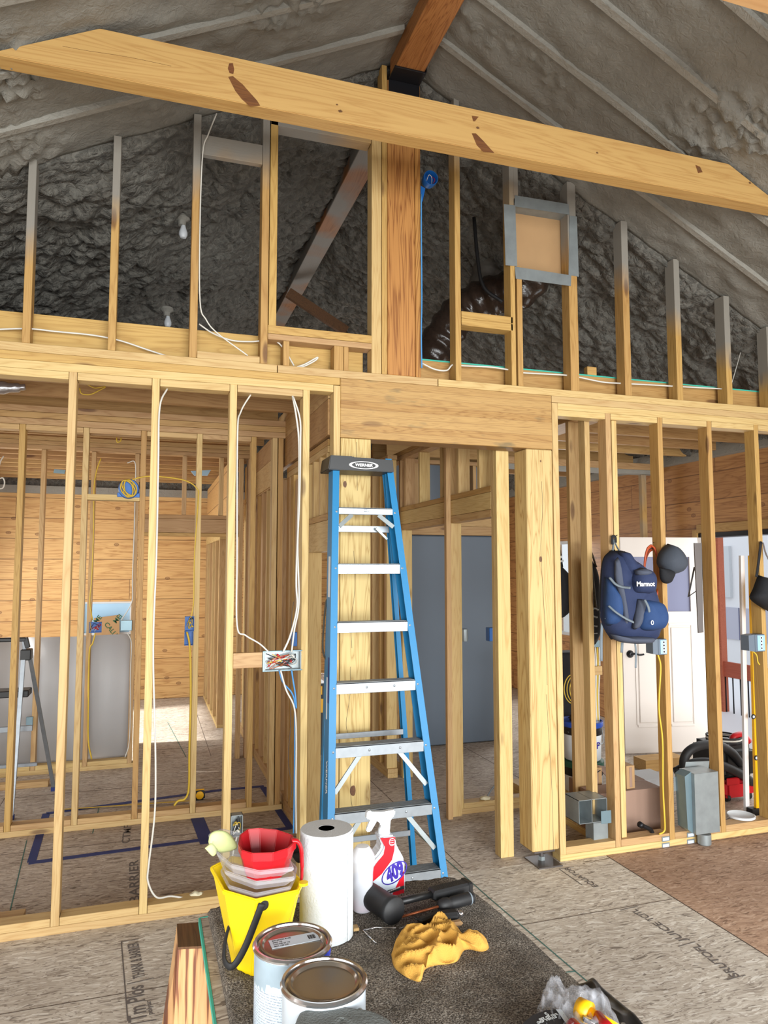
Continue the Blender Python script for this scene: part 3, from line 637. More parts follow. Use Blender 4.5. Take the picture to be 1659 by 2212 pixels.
# ---------------- wall right of the post
rw = thing('stud_wall', 'framed stud wall right of the opening with bags hanging on it', 'stud wall', (2.82, 0, 0))
wbox('stud', 'stud', 2.80, 2.842, 0, D, T+.0005, P2-.002, rw)
wbox('sole_plate', 'stud', 2.80, XR, 0, D, 0, T, rw)
rx = [2.821]+[3.215+.4064*k for k in range(6)]
for x in rx[1:]: wbox('stud', 'gold' if x > 3.3 else 'warm', x-T/2, x+T/2, 0, D, T+.0005, P1, rw)
wbox('stud', 'stud', 3.262, 3.30, .03, .03+D, T+.04, P1, rw)
for x0, x1 in zip(rx, rx[1:]):
    wbox('blocking', 'warm', x0+T/2+.002, x1-T/2-.002, .001, D, T+.0005, 2*T+.004, rw); wbox('blocking', 'stud', x0+T/2+.002, x1-T/2-.002, 0, D, P1-.04, P1-.001, rw)
wbox('top_plate', 'stud', 2.843, XR, 0, D, P1, P2-.001, rw); wbox('top_plate', 'stud', 2.80, XR, 0, D, P2, P3-.001, rw)
for k, (px, py) in enumerate(((1438, 1812), (1438, 1826), (1492, 1803), (1492, 1818))):
    p = at(px, py, Y=0)
    o = box('nail_plate', 'galvanised', p.x-.03, p.x+.03, -.003, 0, p.z-.016, p.z+.016); box('sticker', 'white_label', p.x-.024, p.x+.022, -.0045, -.003, p.z-.009, p.z+.009, o)
    tag(o, ['upper', 'lower'][k % 2]+' of two steel nail plates on the sole plate '+['below the yellow cable', 'left of the metal pipe stub'][k//2], 'nail plate', 'nail plates on the right sole plate')
# ================================================================ WALLS BEHIND
w2_ = thing('stud_wall', 'second framed stud wall behind the left one, above the blue floor tape', 'stud wall', (.3, 1.475, 0))
Y2 = 1.475
wbox('sole_plate', 'stud', XL, 1.37, Y2, Y2+D, 0, T, w2_)
xs = [-1.27, -.86]+[at(p, 1300, Y=Y2).x for p in (34, 175, 302, 425)]+[1.13, 1.29, 1.335]
for i, x in enumerate(xs): wbox('stud', 'stud' if i % 2 else 'gold', x-T/2, x+T/2, Y2, Y2+D, T+.0005, 2.76, w2_)
for x0, x1 in zip(xs, xs[1:]):
    if x1-x0 > .2: wbox('blocking', 'warm', x0+T/2+.002, x1-T/2-.002, Y2+.001, Y2+D, T+.0005, 2*T, w2_); wbox('blocking', 'warm', x0+T/2+.002, x1-T/2-.002, Y2, Y2+D, 2.722, 2.759, w2_)
for k in range(3): wbox('top_plate', 'joist' if k == 1 else 'warm', XL, 1.37, Y2, Y2+D, 2.761+.045*k, 2.804+.045*k, w2_)
wbox('blocking', 'stud', xs[3]+T/2, xs[4]-T/2, Y2, Y2+D, 2.25, 2.29, w2_)
Y3 = 3.02
w3 = thing('stud_wall', 'third framed stud wall with a doorway header, in front of the far log wall', 'stud wall', (0, Y3, 0))
wbox('sole_plate', 'stud', XL, .33, Y3, Y3+D, 0, T, w3)
xs = [-1.34, -.93]+[at(p, 1250, Y=Y3).x for p in (85, 195)]+[at(290, 1250, Y=Y3).x, at(299, 1250, Y=Y3).x+.01]
for i, x in enumerate(xs): wbox('stud', 'warm', x-T/2, x+T/2, Y3, Y3+D, T+.0005, 2.825, w3)
for x0, x1 in zip(xs, xs[1:]):
    if x1-x0 > .2: wbox('blocking', 'stud', x0+T/2+.002, x1-T/2-.002, Y3+.001, Y3+D, T+.0005, 2*T, w3)
for k in range(3): wbox('top_plate', 'warm', XL, 1.37, Y3, Y3+D, 2.827+.04*k, 2.865+.04*k, w3)
wbox('stud', 'warm', 1.21, 1.248, Y3, Y3+D, 0, 2.825, w3); wbox('stud', 'warm', 1.29, 1.33, Y3, Y3+D, 0, 2.825, w3)
for z0, z1, f in ((2.07, 2.10, 'gold'), (2.102, 2.23, 'warm'), (2.232, 2.27, 'joist')): wbox('door_header', f, .33, 1.209, Y3, Y3+D, z0, z1, w3)
for x in (.70, 1.04): wbox('cripple_stud', 'warm', x-T/2, x+T/2, Y3, Y3+D, 2.271, 2.825, w3)
# ceiling joists over the back rooms
JL = 'ceiling joist over the back rooms left of the opening, '
ordn = ['first', 'second', 'third', 'fourth', 'fifth', 'sixth', 'seventh', 'eighth', 'ninth', 'tenth', 'eleventh', 'twelfth', 'thirteenth', 'fourteenth']
ys = [.33, .72, 1.12, 1.85, 2.22, 2.58]+[3.45+.335*k for k in range(9)]
for k, y in enumerate(ys[:14]):
    tag(wbox('ceiling_joist', 'joist', XL, 1.37, y-.019, y+.019, 2.885, 3.10), JL+ordn[k]+' behind the near wall', 'joist', 'ceiling joists left of the opening')
S(box('ceiling_deck', 'osb_brown', XL, 1.37, .2, YF, 3.101, 3.12, bev=0)).name = 'ceiling_back'
ys = [.33, .72, 1.12, 1.52, 1.92]+[2.75, 3.2, 3.65]
for k, y in enumerate(ys):
    tag(wbox('ceiling_joist', 'joist', 2.60, XR-.12, y-.019, y+.019, 2.885, 3.08), 'ceiling joist over the entry room right of the opening, '+ordn[k]+' behind the near wall', 'joist', 'ceiling joists right of the opening')
# side wall between bath rooms and hall (left side of hall)
sw = thing('stud_wall', 'framed side wall running back between the left rooms and the hall', 'stud wall', (1.42, .1, 0))
X0, X1 = 1.38, 1.469
for y0, y1, z0, z1, f in [(.10, 1.80, 2.545, 2.76, 'joist'), (.10, 1.80, 2.763, 2.98, 'warm'), (1.93, 3.75, 2.47, 2.69, 'warm'), (1.93, 3.75, 2.693, 2.88, 'joist')]: wbox('ledger_board', f, X0-.012, X0+.03, y0, y1, z0, z1, sw)
for y0, y1, z0, z1, f in [(.145, 4.2, 0, T, 'warm'), (.66, 4.2, T+.001, .09, 'warm')]: wbox('sole_plate', f, X0, X1, y0, y1, z0, z1, sw)
wbox('top_plate', 'stud', X0, X1, .145, 1.46, 2.45, 2.49, sw); wbox('top_plate', 'gold', X0, X1, .145, 1.46, 2.492, 2.53, sw)
wbox('door_header', 'stud', X0, X1, .145, .66, 1.87, 2.05, sw); wbox('door_header', 'gold', X0, X1, .145, .66, 2.052, 2.09, sw)
for y in (.16, .335, .52): wbox('cripple_stud', 'stud', X0, X1, y, y+T, 2.092, 2.449, sw)
for y0, y1, f, z1 in [(.662, .70, 'stud', 2.449), (.702, .76, 'warm', 2.449), (.80, 1.13, 'warm', 2.40), (1.20, 1.30, 'gold', 2.449), (1.35, 1.46, 'warm', 2.449), (1.62, 1.72, 'warm', 2.46), (1.9, 1.94, 'gold', 2.46), (2.1, 2.2, 'warm', 2.46), (2.42, 2.46, 'stud', 2.46), (2.66, 2.76, 'warm', 2.46), (2.95, 3.0, 'gold', 2.46), (3.15, 3.25, 'warm', 2.46), (3.45, 3.5, 'gold', 2.46), (3.9, 4.0, 'stud', 2.87)]:
    wbox('stud', f, X0+.002, X1, y0, y1, .091, z1, sw)
wbox('top_plate', 'warm', X0, X1, 1.6, 4.1, 2.461, 2.47, sw)
fw = thing('stud_wall', 'far framed wall beside the sunlit back room doorway', 'stud wall', (1.25, 4.1, 0))
wbox('sole_plate', 'stud', 1.16, 1.25, 4.4, 6.45, 0, T, fw)
for i, y in enumerate((4.4, 4.46, 4.9, 5.3, 5.7, 6.1, 6.35)): wbox('stud', ('warm', 'stud')[i % 2], 1.16, 1.25, y, y+T, T, 2.1, fw)
wbox('door_header', 'stud', 1.16, 1.25, 4.4, 6.45, 2.101, 2.2, fw)
tag(box('sheathing_panel', 'log_pale', 1.165, 1.19, 3.2, 6.4, 2.25, 2.87, bev=0), 'pale knotty panel above the far doorway, lit from the left', 'panel')
# wall D with tall cripples (right side of hall)
wd = thing('stud_wall', 'framed wall with a row of short cripple studs above its doorway header', 'stud wall', (2.53, .2, 0))
X0, X1 = 2.485, 2.574
for y0, y1, f in [(.20, .24, 'stud'), (.161, .199, 'stud'), (.93, .97, 'stud'), (.972, 1.01, 'warm'), (1.95, 1.99, 'stud'), (2.0, 2.04, 'warm'), (2.45, 2.49, 'warm')]:
    wbox('stud', f, X0, X1, y0, y1, 0 if y0 < 2 else T, 2.10 if y0 in (.93, 1.95) else 2.72, wd)
wbox('stud', 'warm', 2.446, 2.483, .885, .925, 0, 2.72, wd)
wbox('door_header', 'warm', X0-.001, X1, .241, 1.99, 2.101, 2.148, wd); wbox('door_header', 'stud', X0-.001, X1, .241, 1.99, 2.15, 2.262, wd); wbox('door_header', 'gold', X0-.001, X1, .241, 1.99, 2.264, 2.302, wd)
for a, b_, f in ((875, 897, 'warm'), (905, 929, 'stud'), (931, 936, 'gold'), (957, 978, 'stud'), (981, 986, 'gold'), (991, 1015, 'stud'), (1033, 1062, 'stud')):
    ya = at(b_, 1040, X=X1).y
    if b_-a > 8: wbox('cripple_stud', f, X0, X1, ya, ya+.038, 2.303, 2.72, wd)
wbox('top_plate', 'warm', X0, X1, .161, 3.6, 2.721, 2.76, wd); wbox('top_plate', 'gold', X0, X1, .161, 3.6, 2.762, 2.80, wd)
wbox('sole_plate', 'stud', X0, X1, 2.0, 3.6, 0, T, wd)
hw = thing('stud_wall', 'framed hall wall between the ladder and the grey doors', 'stud wall', (2.43, 2.05, 0))
wbox('sole_plate', 'stud', 2.36, 2.449, 1.98, 3.9, 0, T, hw); wbox('sole_plate', 'stud', 2.36, 2.449, 1.98, 3.9, T+.001, 2*T, hw)
for i, y in enumerate((2.0, 2.04, 2.2, 2.42, 2.60, 2.8, 3.2, 3.6, 3.85)): wbox('stud', ('stud', 'warm', 'gold')[i % 3], 2.36, 2.449, y, y+T, 2*T, 2.72, hw)
wbox('top_plate', 'warm', 2.36, 2.449, 1.98, 3.9, 2.721, 2.76, hw)
lo = thing('low_plate_wall', 'double bottom plate with a grey cable, in front of the grey doors', 'wall plate', (2.9, 1.0, 0))
wbox('sole_plate', 'stud', 2.576, 3.5, .96, 1.05, 0, T, lo); wbox('sole_plate', 'stud', 2.60, 3.5, .96, 1.05, T+.001, 2*T, lo)
wbox('stud', 'stud', 2.576, 2.599, .962, 1.048, T, 2.10, lo); wbox('stud', 'warm', 2.90, 2.94, .962, 1.048, 2*T, 2.4, lo)
tube('cable', 'grey_cable', [at(1052, 1722, Y=1.0), at(1062, 1705, Y=1.0), at(1076, 1688, Y=1.0), at(1080, 1670, Y=1.0)], .006, lo)
blob('sealant_foam', 'white_foam', .03, lo, at(1048, 1724, Y=1.0)-lo.location, squash=(1.3, 1, .5))
# grey doors
gd = thing('double_door', 'plain grey slab double doors behind the right doorway', 'door', (3.35, 2.88, 0))
box('door_leaf', 'grey_door', 2.80, 3.335, 2.88, 2.925, .01, 2.10, gd, bev=.006); box('door_leaf', 'grey_door', 3.345, 3.88, 2.88, 2.925, .01, 2.10, gd, bev=.006)
p = at(1003, 1372, Y=2.84)
lathe('handle', 'galvanised', [(.0, -.065), (.035, -.06), (.04, 0), (.035, .06), (0, .065)], gd, p-gd.location, 20)
gw = thing('stud_wall', 'framed wall with a pinkish header around the grey doors', 'stud wall', (3.35, 2.9, 0))
wbox('door_header', 'warm', 2.62, 3.98, 2.88, 2.97, 2.11, 2.20, gw); wbox('door_header', 'warm', 2.62, 3.98, 2.88, 2.97, 2.202, 2.36, gw)
for x in (2.74, 3.885, 3.94): wbox('stud', 'warm', x, x+T, 2.88, 2.97, 0, 2.109, gw)
for x in (2.66, 2.95, 3.3, 3.6, 3.94): wbox('cripple_stud', 'warm', x, x+T, 2.88, 2.97, 2.361, 2.84, gw)
wbox('top_plate', 'warm', 2.62, 3.98, 2.88, 2.97, 2.841, 2.88, gw)
tag(box('drywall_sheet', 'grey_door', 2.60, 4.0, 2.975, 2.99, 0, 2.88), 'grey drywall sheet added for the dark gaps above the grey doors', 'drywall')  # sheet added to supply the dark between the cripple studs
# utility partition right
ew = thing('stud_wall', 'foam-sprayed framed partition behind the backpack, near the log wall', 'stud wall', (4.3, 2.45, 0))
for a, w in ((1262, .09), (1392, .06), (1459, .09)):
    x = at(a, 1080, Y=2.45).x; box('stud', 'sprayed_z', x-w/2, x+w/2, 2.45, 2.50, 0 if a != 1392 else 0, 2.765, ew)
box('top_plate', 'foam_rib', 3.7, XR-.02, 2.42, 2.51, 2.766, 2.81, ew); wbox('top_plate', 'warm', 3.7, XR-.02, 2.42, 2.51, 2.811, 2.88, ew)
sn = thing('stud_wall', 'short framed return wall behind the post at the right', 'stud wall', (3.1, .6, 0))
x = at(1252, 1300, Y=.42).x
wbox('stud', 'warm', x-.062, x+.027, .42, .458, T, 2.80, sn); wbox('stud', 'stud', 3.12, 3.158, .125, .20, T, 2.80, sn)
wbox('sole_plate', 'stud', x-.062, x+.027, .2, 1.4, 0, T, sn); wbox('sole_plate', 'stud', x-.062, x+.027, .46, 1.4, T+.001, 2*T, sn); wbox('top_plate', 'warm', x-.062, x+.16, .1, 1.4, 2.801, 2.84, sn)
# ================================================================ SHAPED HELPERS
def pillow(name, mat, pts, y, depth, parent=None, back=0.0, rings=7, wob=0.0, seed=0, po=2.0, flip=1):
    """soft body with a given outline (photo points on the plane Y=y), bulging towards -Y by depth and to +Y by back"""
    P = smoothpath([at(*p, Y=y) for p in pts]+[at(*pts[0], Y=y)], 4)[:-1]
    c = sum(P, Vector())/len(P); bm = bmesh.new()
    def dome(d, sgn):
        prev = None
        for k in range(rings+1):
            s = 1-k/rings; row = []
            if k == rings:
                v = bm.verts.new((0, sgn*-d, 0))
                for i in range(len(P)): bm.faces.new((prev[i], prev[(i+1) % len(P)], v))
                return
            for p in P:
                q_ = (p-c)*s; h = d*(1-s**po)**.5
                w = wob*noise.noise(Vector((q_.x*14, q_.z*14, seed)))*(1-s**6)
                row.append(bm.verts.new((q_.x, sgn*-(h+w), q_.z)))
            if prev:
                for i in range(len(P)): bm.faces.new((prev[i], prev[(i+1) % len(P)], row[(i+1) % len(P)], row[i]))
            prev = row
    dome(depth, 1); dome(back, -1)
    bmesh.ops.remove_doubles(bm, verts=bm.verts, dist=1e-5)
    c2 = Vector(c)
    if parent is not None: c2 = c2-parent.location
    return mk(name, bm, mat, parent, c2, True)
def flat(name, mat, pts, y, th=.001, parent=None):
    """thin flat piece cut to an outline on the plane Y=y"""
    P = [at(*p, Y=y) for p in pts]; o0 = sum(P, Vector())/len(P)
    bm = bmesh.new(); A = [bm.verts.new(p-o0) for p in P]; B = [bm.verts.new(p-o0+Vector((0, -th, 0))) for p in P]
    bm.faces.new(A); bm.faces.new(B[::-1]); n = len(A)
    for i in range(n): bm.faces.new((A[i], A[(i+1) % n], B[(i+1) % n], B[i]))
    if parent is not None: o0 = o0-parent.location
    return mk(name, bm, mat, parent, o0)
def mound(name, mat, pts, z, h, parent=None, rings=12, seed=0, fold=.5, sc=9.0, skirt=0):
    """soft heap lying on a level surface; outline from photo points on the plane z"""
    P = smoothpath([at(*p, z=z) for p in pts]+[at(*pts[0], z=z)], 6)[:-1]
    c = sum(P, Vector())/len(P); bm = bmesh.new(); prev = None; n = len(P); first = None
    for k in range(rings+1):
        s = 1-k/rings
        if k == rings:
            v = bm.verts.new((0, 0, h*.8))
            for i in range(n): bm.faces.new((prev[i], prev[(i+1) % n], v))
            break
        row = []
        for p in P:
            q_ = (p-c)*s; e = min(1, (1-s)*4.5)
            r = 1-abs(noise.noise(Vector((q_.x*sc, q_.y*sc*1.3, seed))))*2
            hh = h*e**.5*(1-fold+fold*r)
            row.append(bm.verts.new((q_.x, q_.y, max(.002*e, hh))))
        if prev:
            for i in range(n): bm.faces.new((prev[i], prev[(i+1) % n], row[(i+1) % n], row[i]))
        else: first = row
        prev = row
    if skirt:
        low = [bm.verts.new(v.co-Vector((0, 0, skirt))) for v in first]
        for i in range(n): bm.faces.new((first[i], first[(i+1) % n], low[(i+1) % n], low[i]))
        bm.faces.new(low)
    else: bm.faces.new(first)
    c = Vector((c.x, c.y, z))
    if parent is not None: c = c-parent.location
    return mk(name, bm, mat, parent, c, True)
def loft(name, mat, loops, parent=None, smooth=False, close_top=False, close_bottom=True, bev=0):
    """loops: lists of world points, bottom to top"""
    o0 = sum(loops[0], Vector())/len(loops[0]); bm = bmesh.new(); R_ = [[bm.verts.new(p-o0) for p in L] for L in loops]; n = len(R_[0])
    for a, b_ in zip(R_, R_[1:]):
        for i in range(n): bm.faces.new((a[i], a[(i+1) % n], b_[(i+1) % n], b_[i]))
    if close_bottom: bm.faces.new(R_[0])
    if close_top: bm.faces.new(R_[-1])
    if bev: bmesh.ops.bevel(bm, geom=[e for e in bm.edges if len(e.link_faces) == 2], offset=bev, segments=2, affect='EDGES')
    if parent is not None: o0 = o0-parent.location
    return mk(name, bm, mat, parent, o0, smooth)
def cyl(bm, a, b_, r, seg=16):
    bmtube(bm, [a, b_], r, seg, False)
def rod(name, mat, a, b_, r, parent=None, seg=16):
    return tube(name, mat, [a, b_], r, parent, seg, False)
# ================================================================ BLUE STEP LADDER
ld = thing('step_ladder', 'tall blue fibreglass step ladder with black top and aluminium steps', 'ladder', (1.52, -.45, 0))
LX = lambda z: 1.236+.051*z
RXX = lambda z: 1.811-.082*z
FY = lambda z: -.606+.163*z
def channel(name, mat, fx, fy, z0, z1, out, w, dep, th=.004, parent=None):
    """C-section rail; fx, fy give the inner front corner at height z; out=+1 right, -1 left"""
    bm = bmesh.new(); rows = []
    for z in (z0, z1):
        x, y = fx(z), fy(z); o_ = out
        prof = [(0, 0), (o_*w, 0), (o_*w, dep), (0, dep), (0, dep-th), (o_*(w-th), dep-th), (o_*(w-th), th), (0, th)]
        rows.append([bm.verts.new(Vector((x+a, y+b_, z))-parent.location) for a, b_ in prof])
    n = 8
    for i in range(n): bm.faces.new((rows[0][i], rows[0][(i+1) % n], rows[1][(i+1) % n], rows[1][i]))
    for r_ in rows: bm.faces.new((r_[0], r_[1], r_[6], r_[7])); bm.faces.new((r_[1], r_[2], r_[5], r_[6])); bm.faces.new((r_[2], r_[3], r_[4], r_[5]))
    return mk(name, bm, mat, parent)
rL = channel('front_rail', 'blue_fibreglass', LX, FY, .02, 2.37, -1, .036, .095, parent=ld)
rR = channel('front_rail', 'blue_fibreglass', RXX, FY, .02, 2.37, 1, .036, .095, parent=ld)
bR, bL = at(889, 1860, Y=-.10), at(704, 1775, Y=-.10)
RY = lambda z: -.085-.045*z
rx0 = bR.x+.02; lx0 = bL.x-.01
RRX = lambda z: rx0-(rx0-RXX(2.3)+.0)*z/2.3
RLX = lambda z: lx0+(LX(2.3)-lx0)*z/2.3
channel('rear_rail', 'blue_fibreglass', RLX, RY, .02, 2.36, -1, .026, .04, parent=ld)
channel('rear_rail', 'blue_fibreglass', RRX, RY, .02, 2.36, 1, .026, .04, parent=ld)
for f_, g, o_ in ((LX, FY, -1), (RXX, FY, 1)):
    box('foot_pad', 'black_rubber', min(f_(0), f_(0)+o_*.036), max(f_(0), f_(0)+o_*.036), g(0)-.004, g(0)+.08, 0, .03, ld)
for f_, o_ in ((RLX, -1), (RRX, 1)): box('foot_pad', 'black_rubber', min(f_(0), f_(0)+o_*.03), max(f_(0), f_(0)+o_*.03), RY(0)-.004, RY(0)+.045, 0, .03, ld)
for k in range(1, 8):
    z = .2985*k; y = FY(z); xa, xb = LX(z)-.002, RXX(z)+.002
    bm = bmesh.new(); o0 = Vector(((xa+xb)/2, y, z)); hw_ = (xb-xa)/2; fh = .052 if k < 7 else .034
    bmbox(bm, -hw_, hw_, -.004, 0, -fh, 0); bmbox(bm, -hw_, hw_, .078, .081, -.03, 0); bmbox(bm, -hw_, hw_, -.004, .081, -.004, 0)
    bmesh.ops.bevel(bm, geom=list(bm.edges), offset=.0008, segments=1, affect='EDGES')
    st = mk('step', bm, 'aluminium', ld, o0-ld.location)
    bm = bmesh.new()
    for i in range(6): bmbox(bm, -hw_+.004, hw_-.004, .002+.013*i, .010+.013*i, .0002, .0022)
    mk('tread', bm, 'aluminium_tread', st)
    bm = bmesh.new()
    rv = [(x, -.002, -.022) for x in (-hw_-.012, hw_+.012)]+([(-hw_*.25, -.004, -.024), (hw_*.45, -.004, -.024)] if k < 5 else [])
    for r_ in rv: lathe('rivet', 'aluminium', [(.0065, 0), (.0055, .003), (0, .005)], st, r_, 10, mtx=Matrix.Rotation(RAD(90), 4, 'X'))
    bm.free()
def lp(px, py, z): return at(px, py, z=z)
for k, side in ((3, -1), (3, 1), (2, -1), (2, 1), (1, -1), (1, 1)):
    z = .2985*k-.045; fx = LX if side < 0 else RXX
    top = Vector((fx(z)+(-side)*.13, FY(z)+.02, z)); bot = Vector((fx(z-.17)-side*.004, FY(z-.17)+.03, z-.17))
    barobj('knee_brace', 'galvanised', top, bot, .022, .010, (0, 1, 0), ld)
z7 = .2985*7
for s_, fx in ((1, LX), (-1, RXX)):
    barobj('knee_brace', 'galvanised', (fx(z7)+s_*.075, FY(z7)+.01, z7-.035), (fx(z7-.08)+s_*.004, FY(z7-.08), z7-.10), .022, .006, (0, 1, 0), ld)
for z, h in ((2.0, .036), (.885, .03), (.33, .03)):
    box('rear_brace', 'aluminium', RLX(z)-.002, RRX(z)+.002, RY(z)-.004, RY(z)+.004, z-h, z, ld)
box('spreader_link', 'galvanised', .0, .01, -.01, 0, 0, .01, ld).data.clear_geometry() if False else None
barobj('spreader_link', 'galvanised', at(812, 1141, Y=-.2), at(836, 1165, Y=-.2), .012, .012, (0, 1, 0), ld)
a, b_ = at(711, 1014, Y=-.27), at(849, 1018, Y=-.27)
Hc = at(790, 989, Y=-.275).z-a.z; mxc = (a.x+b_.x)/2
cap = prism('top_cap', 'black_plastic', [(a.x-.005, 0), (b_.x+.005, 0), (b_.x-.002, Hc-.004), (mxc+.07, Hc-.003), (mxc+.065, Hc), (mxc-.045, Hc+.001), (mxc-.05, Hc+.006), (a.x+.006, Hc+.006)], 'y', -.275, -.075, ld, -ld.location+Vector((0, 0, a.z)), bev=.004)
zc = at(786, 1005, Y=-.276)
def ellring(name, mat, c, rx_, rz_, w, parent, y=-.0012, lens=0.0):
    bm = bmesh.new(); O, I = [], []
    for t in range(40):
        a_ = 2*pi*t/40
        O.append(bm.verts.new((rx_*cos(a_), y, rz_*sin(a_)))); I.append(bm.verts.new(((rx_-w-lens)*cos(a_), y, (rz_-w)*sin(a_))))
    for i in range(40): bm.faces.new((O[i], O[(i+1) % 40], I[(i+1) % 40], I[i]))
    g = bmesh.ops.extrude_face_region(bm, geom=bm.faces[:]); bmesh.ops.translate(bm, verts=[v for v in g['geom'] if isinstance(v, bmesh.types.BMVert)], vec=(0, .001, 0))
    return mk(name, bm, mat, parent, c)
loc = zc-ld.location; loc.y = -.2752+.45
ellring('logo_ring', 'white_text', loc, .082, .0205, .0030, ld, lens=.012)
t = text('logo_text', 'WERNER', .0215, 'white_text', loc+Vector((0, -.0006, 0)), (RAD(90), 0, 0), ld, ext=.0003, sx=1.12, shear=.15, align='CENTER', bold=.03)
z = z7; c = Vector(((LX(z)+RXX(z))/2-.008, FY(z)-.0045, z-.017))-ld.location
o = box('warning_label', 'white_label', -.062, .062, -.0008, 0, -.013, .013); o.parent = ld; o.location = c+Vector((0, 0, -.013))
e = box('red_badge', 'red_label', -.054, -.014, -.0016, -.0008, .004, .022, o, bev=0); text('label_text', 'DANGER', .007, 'white_text', (-.052, -.0018, .0135), (RAD(90), 0, 0), o, ext=.0001)
text('label_text', 'STEP\nSAFELY', .010, 'dark_ink', (-.006, -.001, .016), (RAD(90), 0, 0), o, ext=.0001)
# marks running up the left rail: on its outer web, facing left
def railtext(s, z, size, mat, dy=.012):
    th = math.atan2(1, .163)
    o_ = text('rail_text', s, size, mat, Vector((LX(z)-.0365, FY(z)+dy, z))-ld.location, (0, 0, 0), ld, ext=.0002)
    xa = Vector((-.0, -.163, -1)).normalized() if False else Vector((-.051, -.163, -1)).normalized(); nz_ = Vector((-1, 0, .051)).normalized(); ya = nz_.cross(xa)
    o_.rotation_euler = Matrix((xa, ya, nz_)).transposed().to_euler(); return o_
railtext('WERNER', 0.83, .038, 'white_text', .035)
def railpatch(name, mat, z0, z1, d0, d1):
    bm = bmesh.new(); vs = []
    for z in (z0, z1):
        for d in (d0, d1): vs += [bm.verts.new(Vector((LX(z)-.0361, FY(z)+d, z))-ld.location), bm.verts.new(Vector((LX(z)-.0369, FY(z)+d, z))-ld.location)]
    for f in ((0, 1, 3, 2), (4, 6, 7, 5), (0, 4, 5, 1), (2, 3, 7, 6), (0, 2, 6, 4), (1, 5, 7, 3)): bm.faces.new([vs[i] for i in f])
    return mk(name, bm, mat, ld)
railpatch('rail_label', 'white_label', 1.62, 1.83, .025, .062); railpatch('rail_label', 'white_label', 1.02, 1.22, .042, .064); railpatch('rail_label', 'navy_tape', 1.10, 1.32, .012, .038)
tube('tie_strap', 'camo_strap', [at(709, 1290, Y=-.25), at(703, 1310, Y=-.25), at(697, 1400, Y=-.25), at(708, 1420, Y=-.25), at(712, 1340, Y=-.25), at(709, 1290, Y=-.25)], .005, ld, flat=.5)
# ================================================================ ALUMINIUM LADDER LEFT
Y = 2.05
sl = thing('step_ladder', 'small aluminium step ladder with black plastic fittings at the left edge', 'ladder', (-.45, 2.1, 0))
a = at(57, 1410, Y=2.1); f0, f1 = at(24, 1770, z=0), at(116, 1708, z=0)
bars_ = [('front_rail', (a.x-.01, 2.05, a.z), (f0.x, f0.y, .02), .03), ('rear_rail', (a.x+.015, 2.12, a.z), (f1.x, f1.y, .02), .028), ('top_rail', at(50, 1378, Y=2.07), (a.x-.005, 2.08, a.z), .024)]
dx = Vector((-.42, -.02, 0))
for n_, p, q_, w in bars_:
    barobj(n_, 'aluminium', p, q_, w, .022, (0, 1, 0), sl, bev=.002); barobj(n_, 'aluminium', Vector(p)+dx, Vector(q_)+dx, w, .022, (0, 1, 0), sl, bev=.002)
p = at(50, 1382, Y=2.07); box('top_handle', 'black_plastic', p.x-.5, p.x+.02, 2.05, 2.09, p.z-.012, p.z+.018, sl, bev=.006); barobj('corner_fitting', 'black_plastic', (p.x+.015, 2.07, p.z+.015), (p.x+.035, 2.07, p.z-.06), .034, .034, (0, 1, 0), sl, bev=.004)
box('hinge', 'black_plastic', a.x-.032, a.x+.04, 2.03, 2.14, a.z-.05, a.z+.03, sl, bev=.006)
z = at(60, 1497, Y=2.1).z; box('tool_tray', 'black_plastic', a.x-.5, a.x+.035, 2.03, 2.2, z-.02, z+.03, sl, bev=.006)
z = at(60, 1572, Y=2.2).z; box('step', 'aluminium', a.x-.45, a.x+.05, 2.17, 2.2, z-.02, z+.02, sl)
z = at(60, 1650, Y=2.3).z; box('step', 'aluminium', a.x-.45, a.x+.08, 2.27, 2.3, z-.015, z+.01, sl)
for f_ in (f0, f1, f0+dx, f1+dx): box('foot', 'navy_tape', f_.x-.02, f_.x+.02, f_.y-.02, f_.y+.02, 0, .03, sl)
# grey shower back panel
gp = thing('shower_surround', 'large grey shower wall panel standing behind the third stud wall', 'panel', (-.6, 3.2, 0))
bm = bmesh.new(); n = 60; A, B = [], []
for i in range(n+1):
    x = -1.9+(.275+1.9)*i/n; y = 3.19+.025*sin(x*7)+.02*sin(x*17+1)
    A.append([bm.verts.new((x+.6, y-3.2, z)) for z in (.04, .7, 1.16+.004*sin(x*4))]); B.append([bm.verts.new((x+.6, y-3.19, z)) for z in (.04, .7, 1.16+.004*sin(x*4))])
for i in range(n):
    for k in range(2): bm.faces.new((A[i][k], A[i+1][k], A[i+1][k+1], A[i][k+1])); bm.faces.new((B[i][k], B[i][k+1], B[i+1][k+1], B[i+1][k]))
    bm.faces.new((A[i][2], A[i+1][2], B[i+1][2], B[i][2])); bm.faces.new((A[i][0], B[i][0], B[i+1][0], A[i+1][0]))
for S_ in (0, n):
    for k in range(2): bm.faces.new((A[S_][k], A[S_][k+1], B[S_][k+1], B[S_][k]))
mk('panel', bm, 'grey_panel', gp, smooth=True); box('end_return', 'grey_panel', .275, .285, 3.19, 3.95, .04, 1.16, gp)
cb_ = thing('cardboard_sheet', 'torn cardboard sheet with green print leaning in the far window', 'cardboard', (0, 6.46, .9))
flat('sheet', 'cardboard', [(203, 1335), (258, 1328), (258, 1376), (205, 1378)], 6.45, .006, cb_)
for s_, px, py, r_ in (('CALUTI', 228, 1346, -52), ('ME', 205, 1345, 50), ('MEI', 247, 1345, 50)):
    text('print', s_, .085, 'green_ink', at(px, py, Y=6.442)-cb_.location, (RAD(90), RAD(-r_), 0), cb_, ext=.0004)
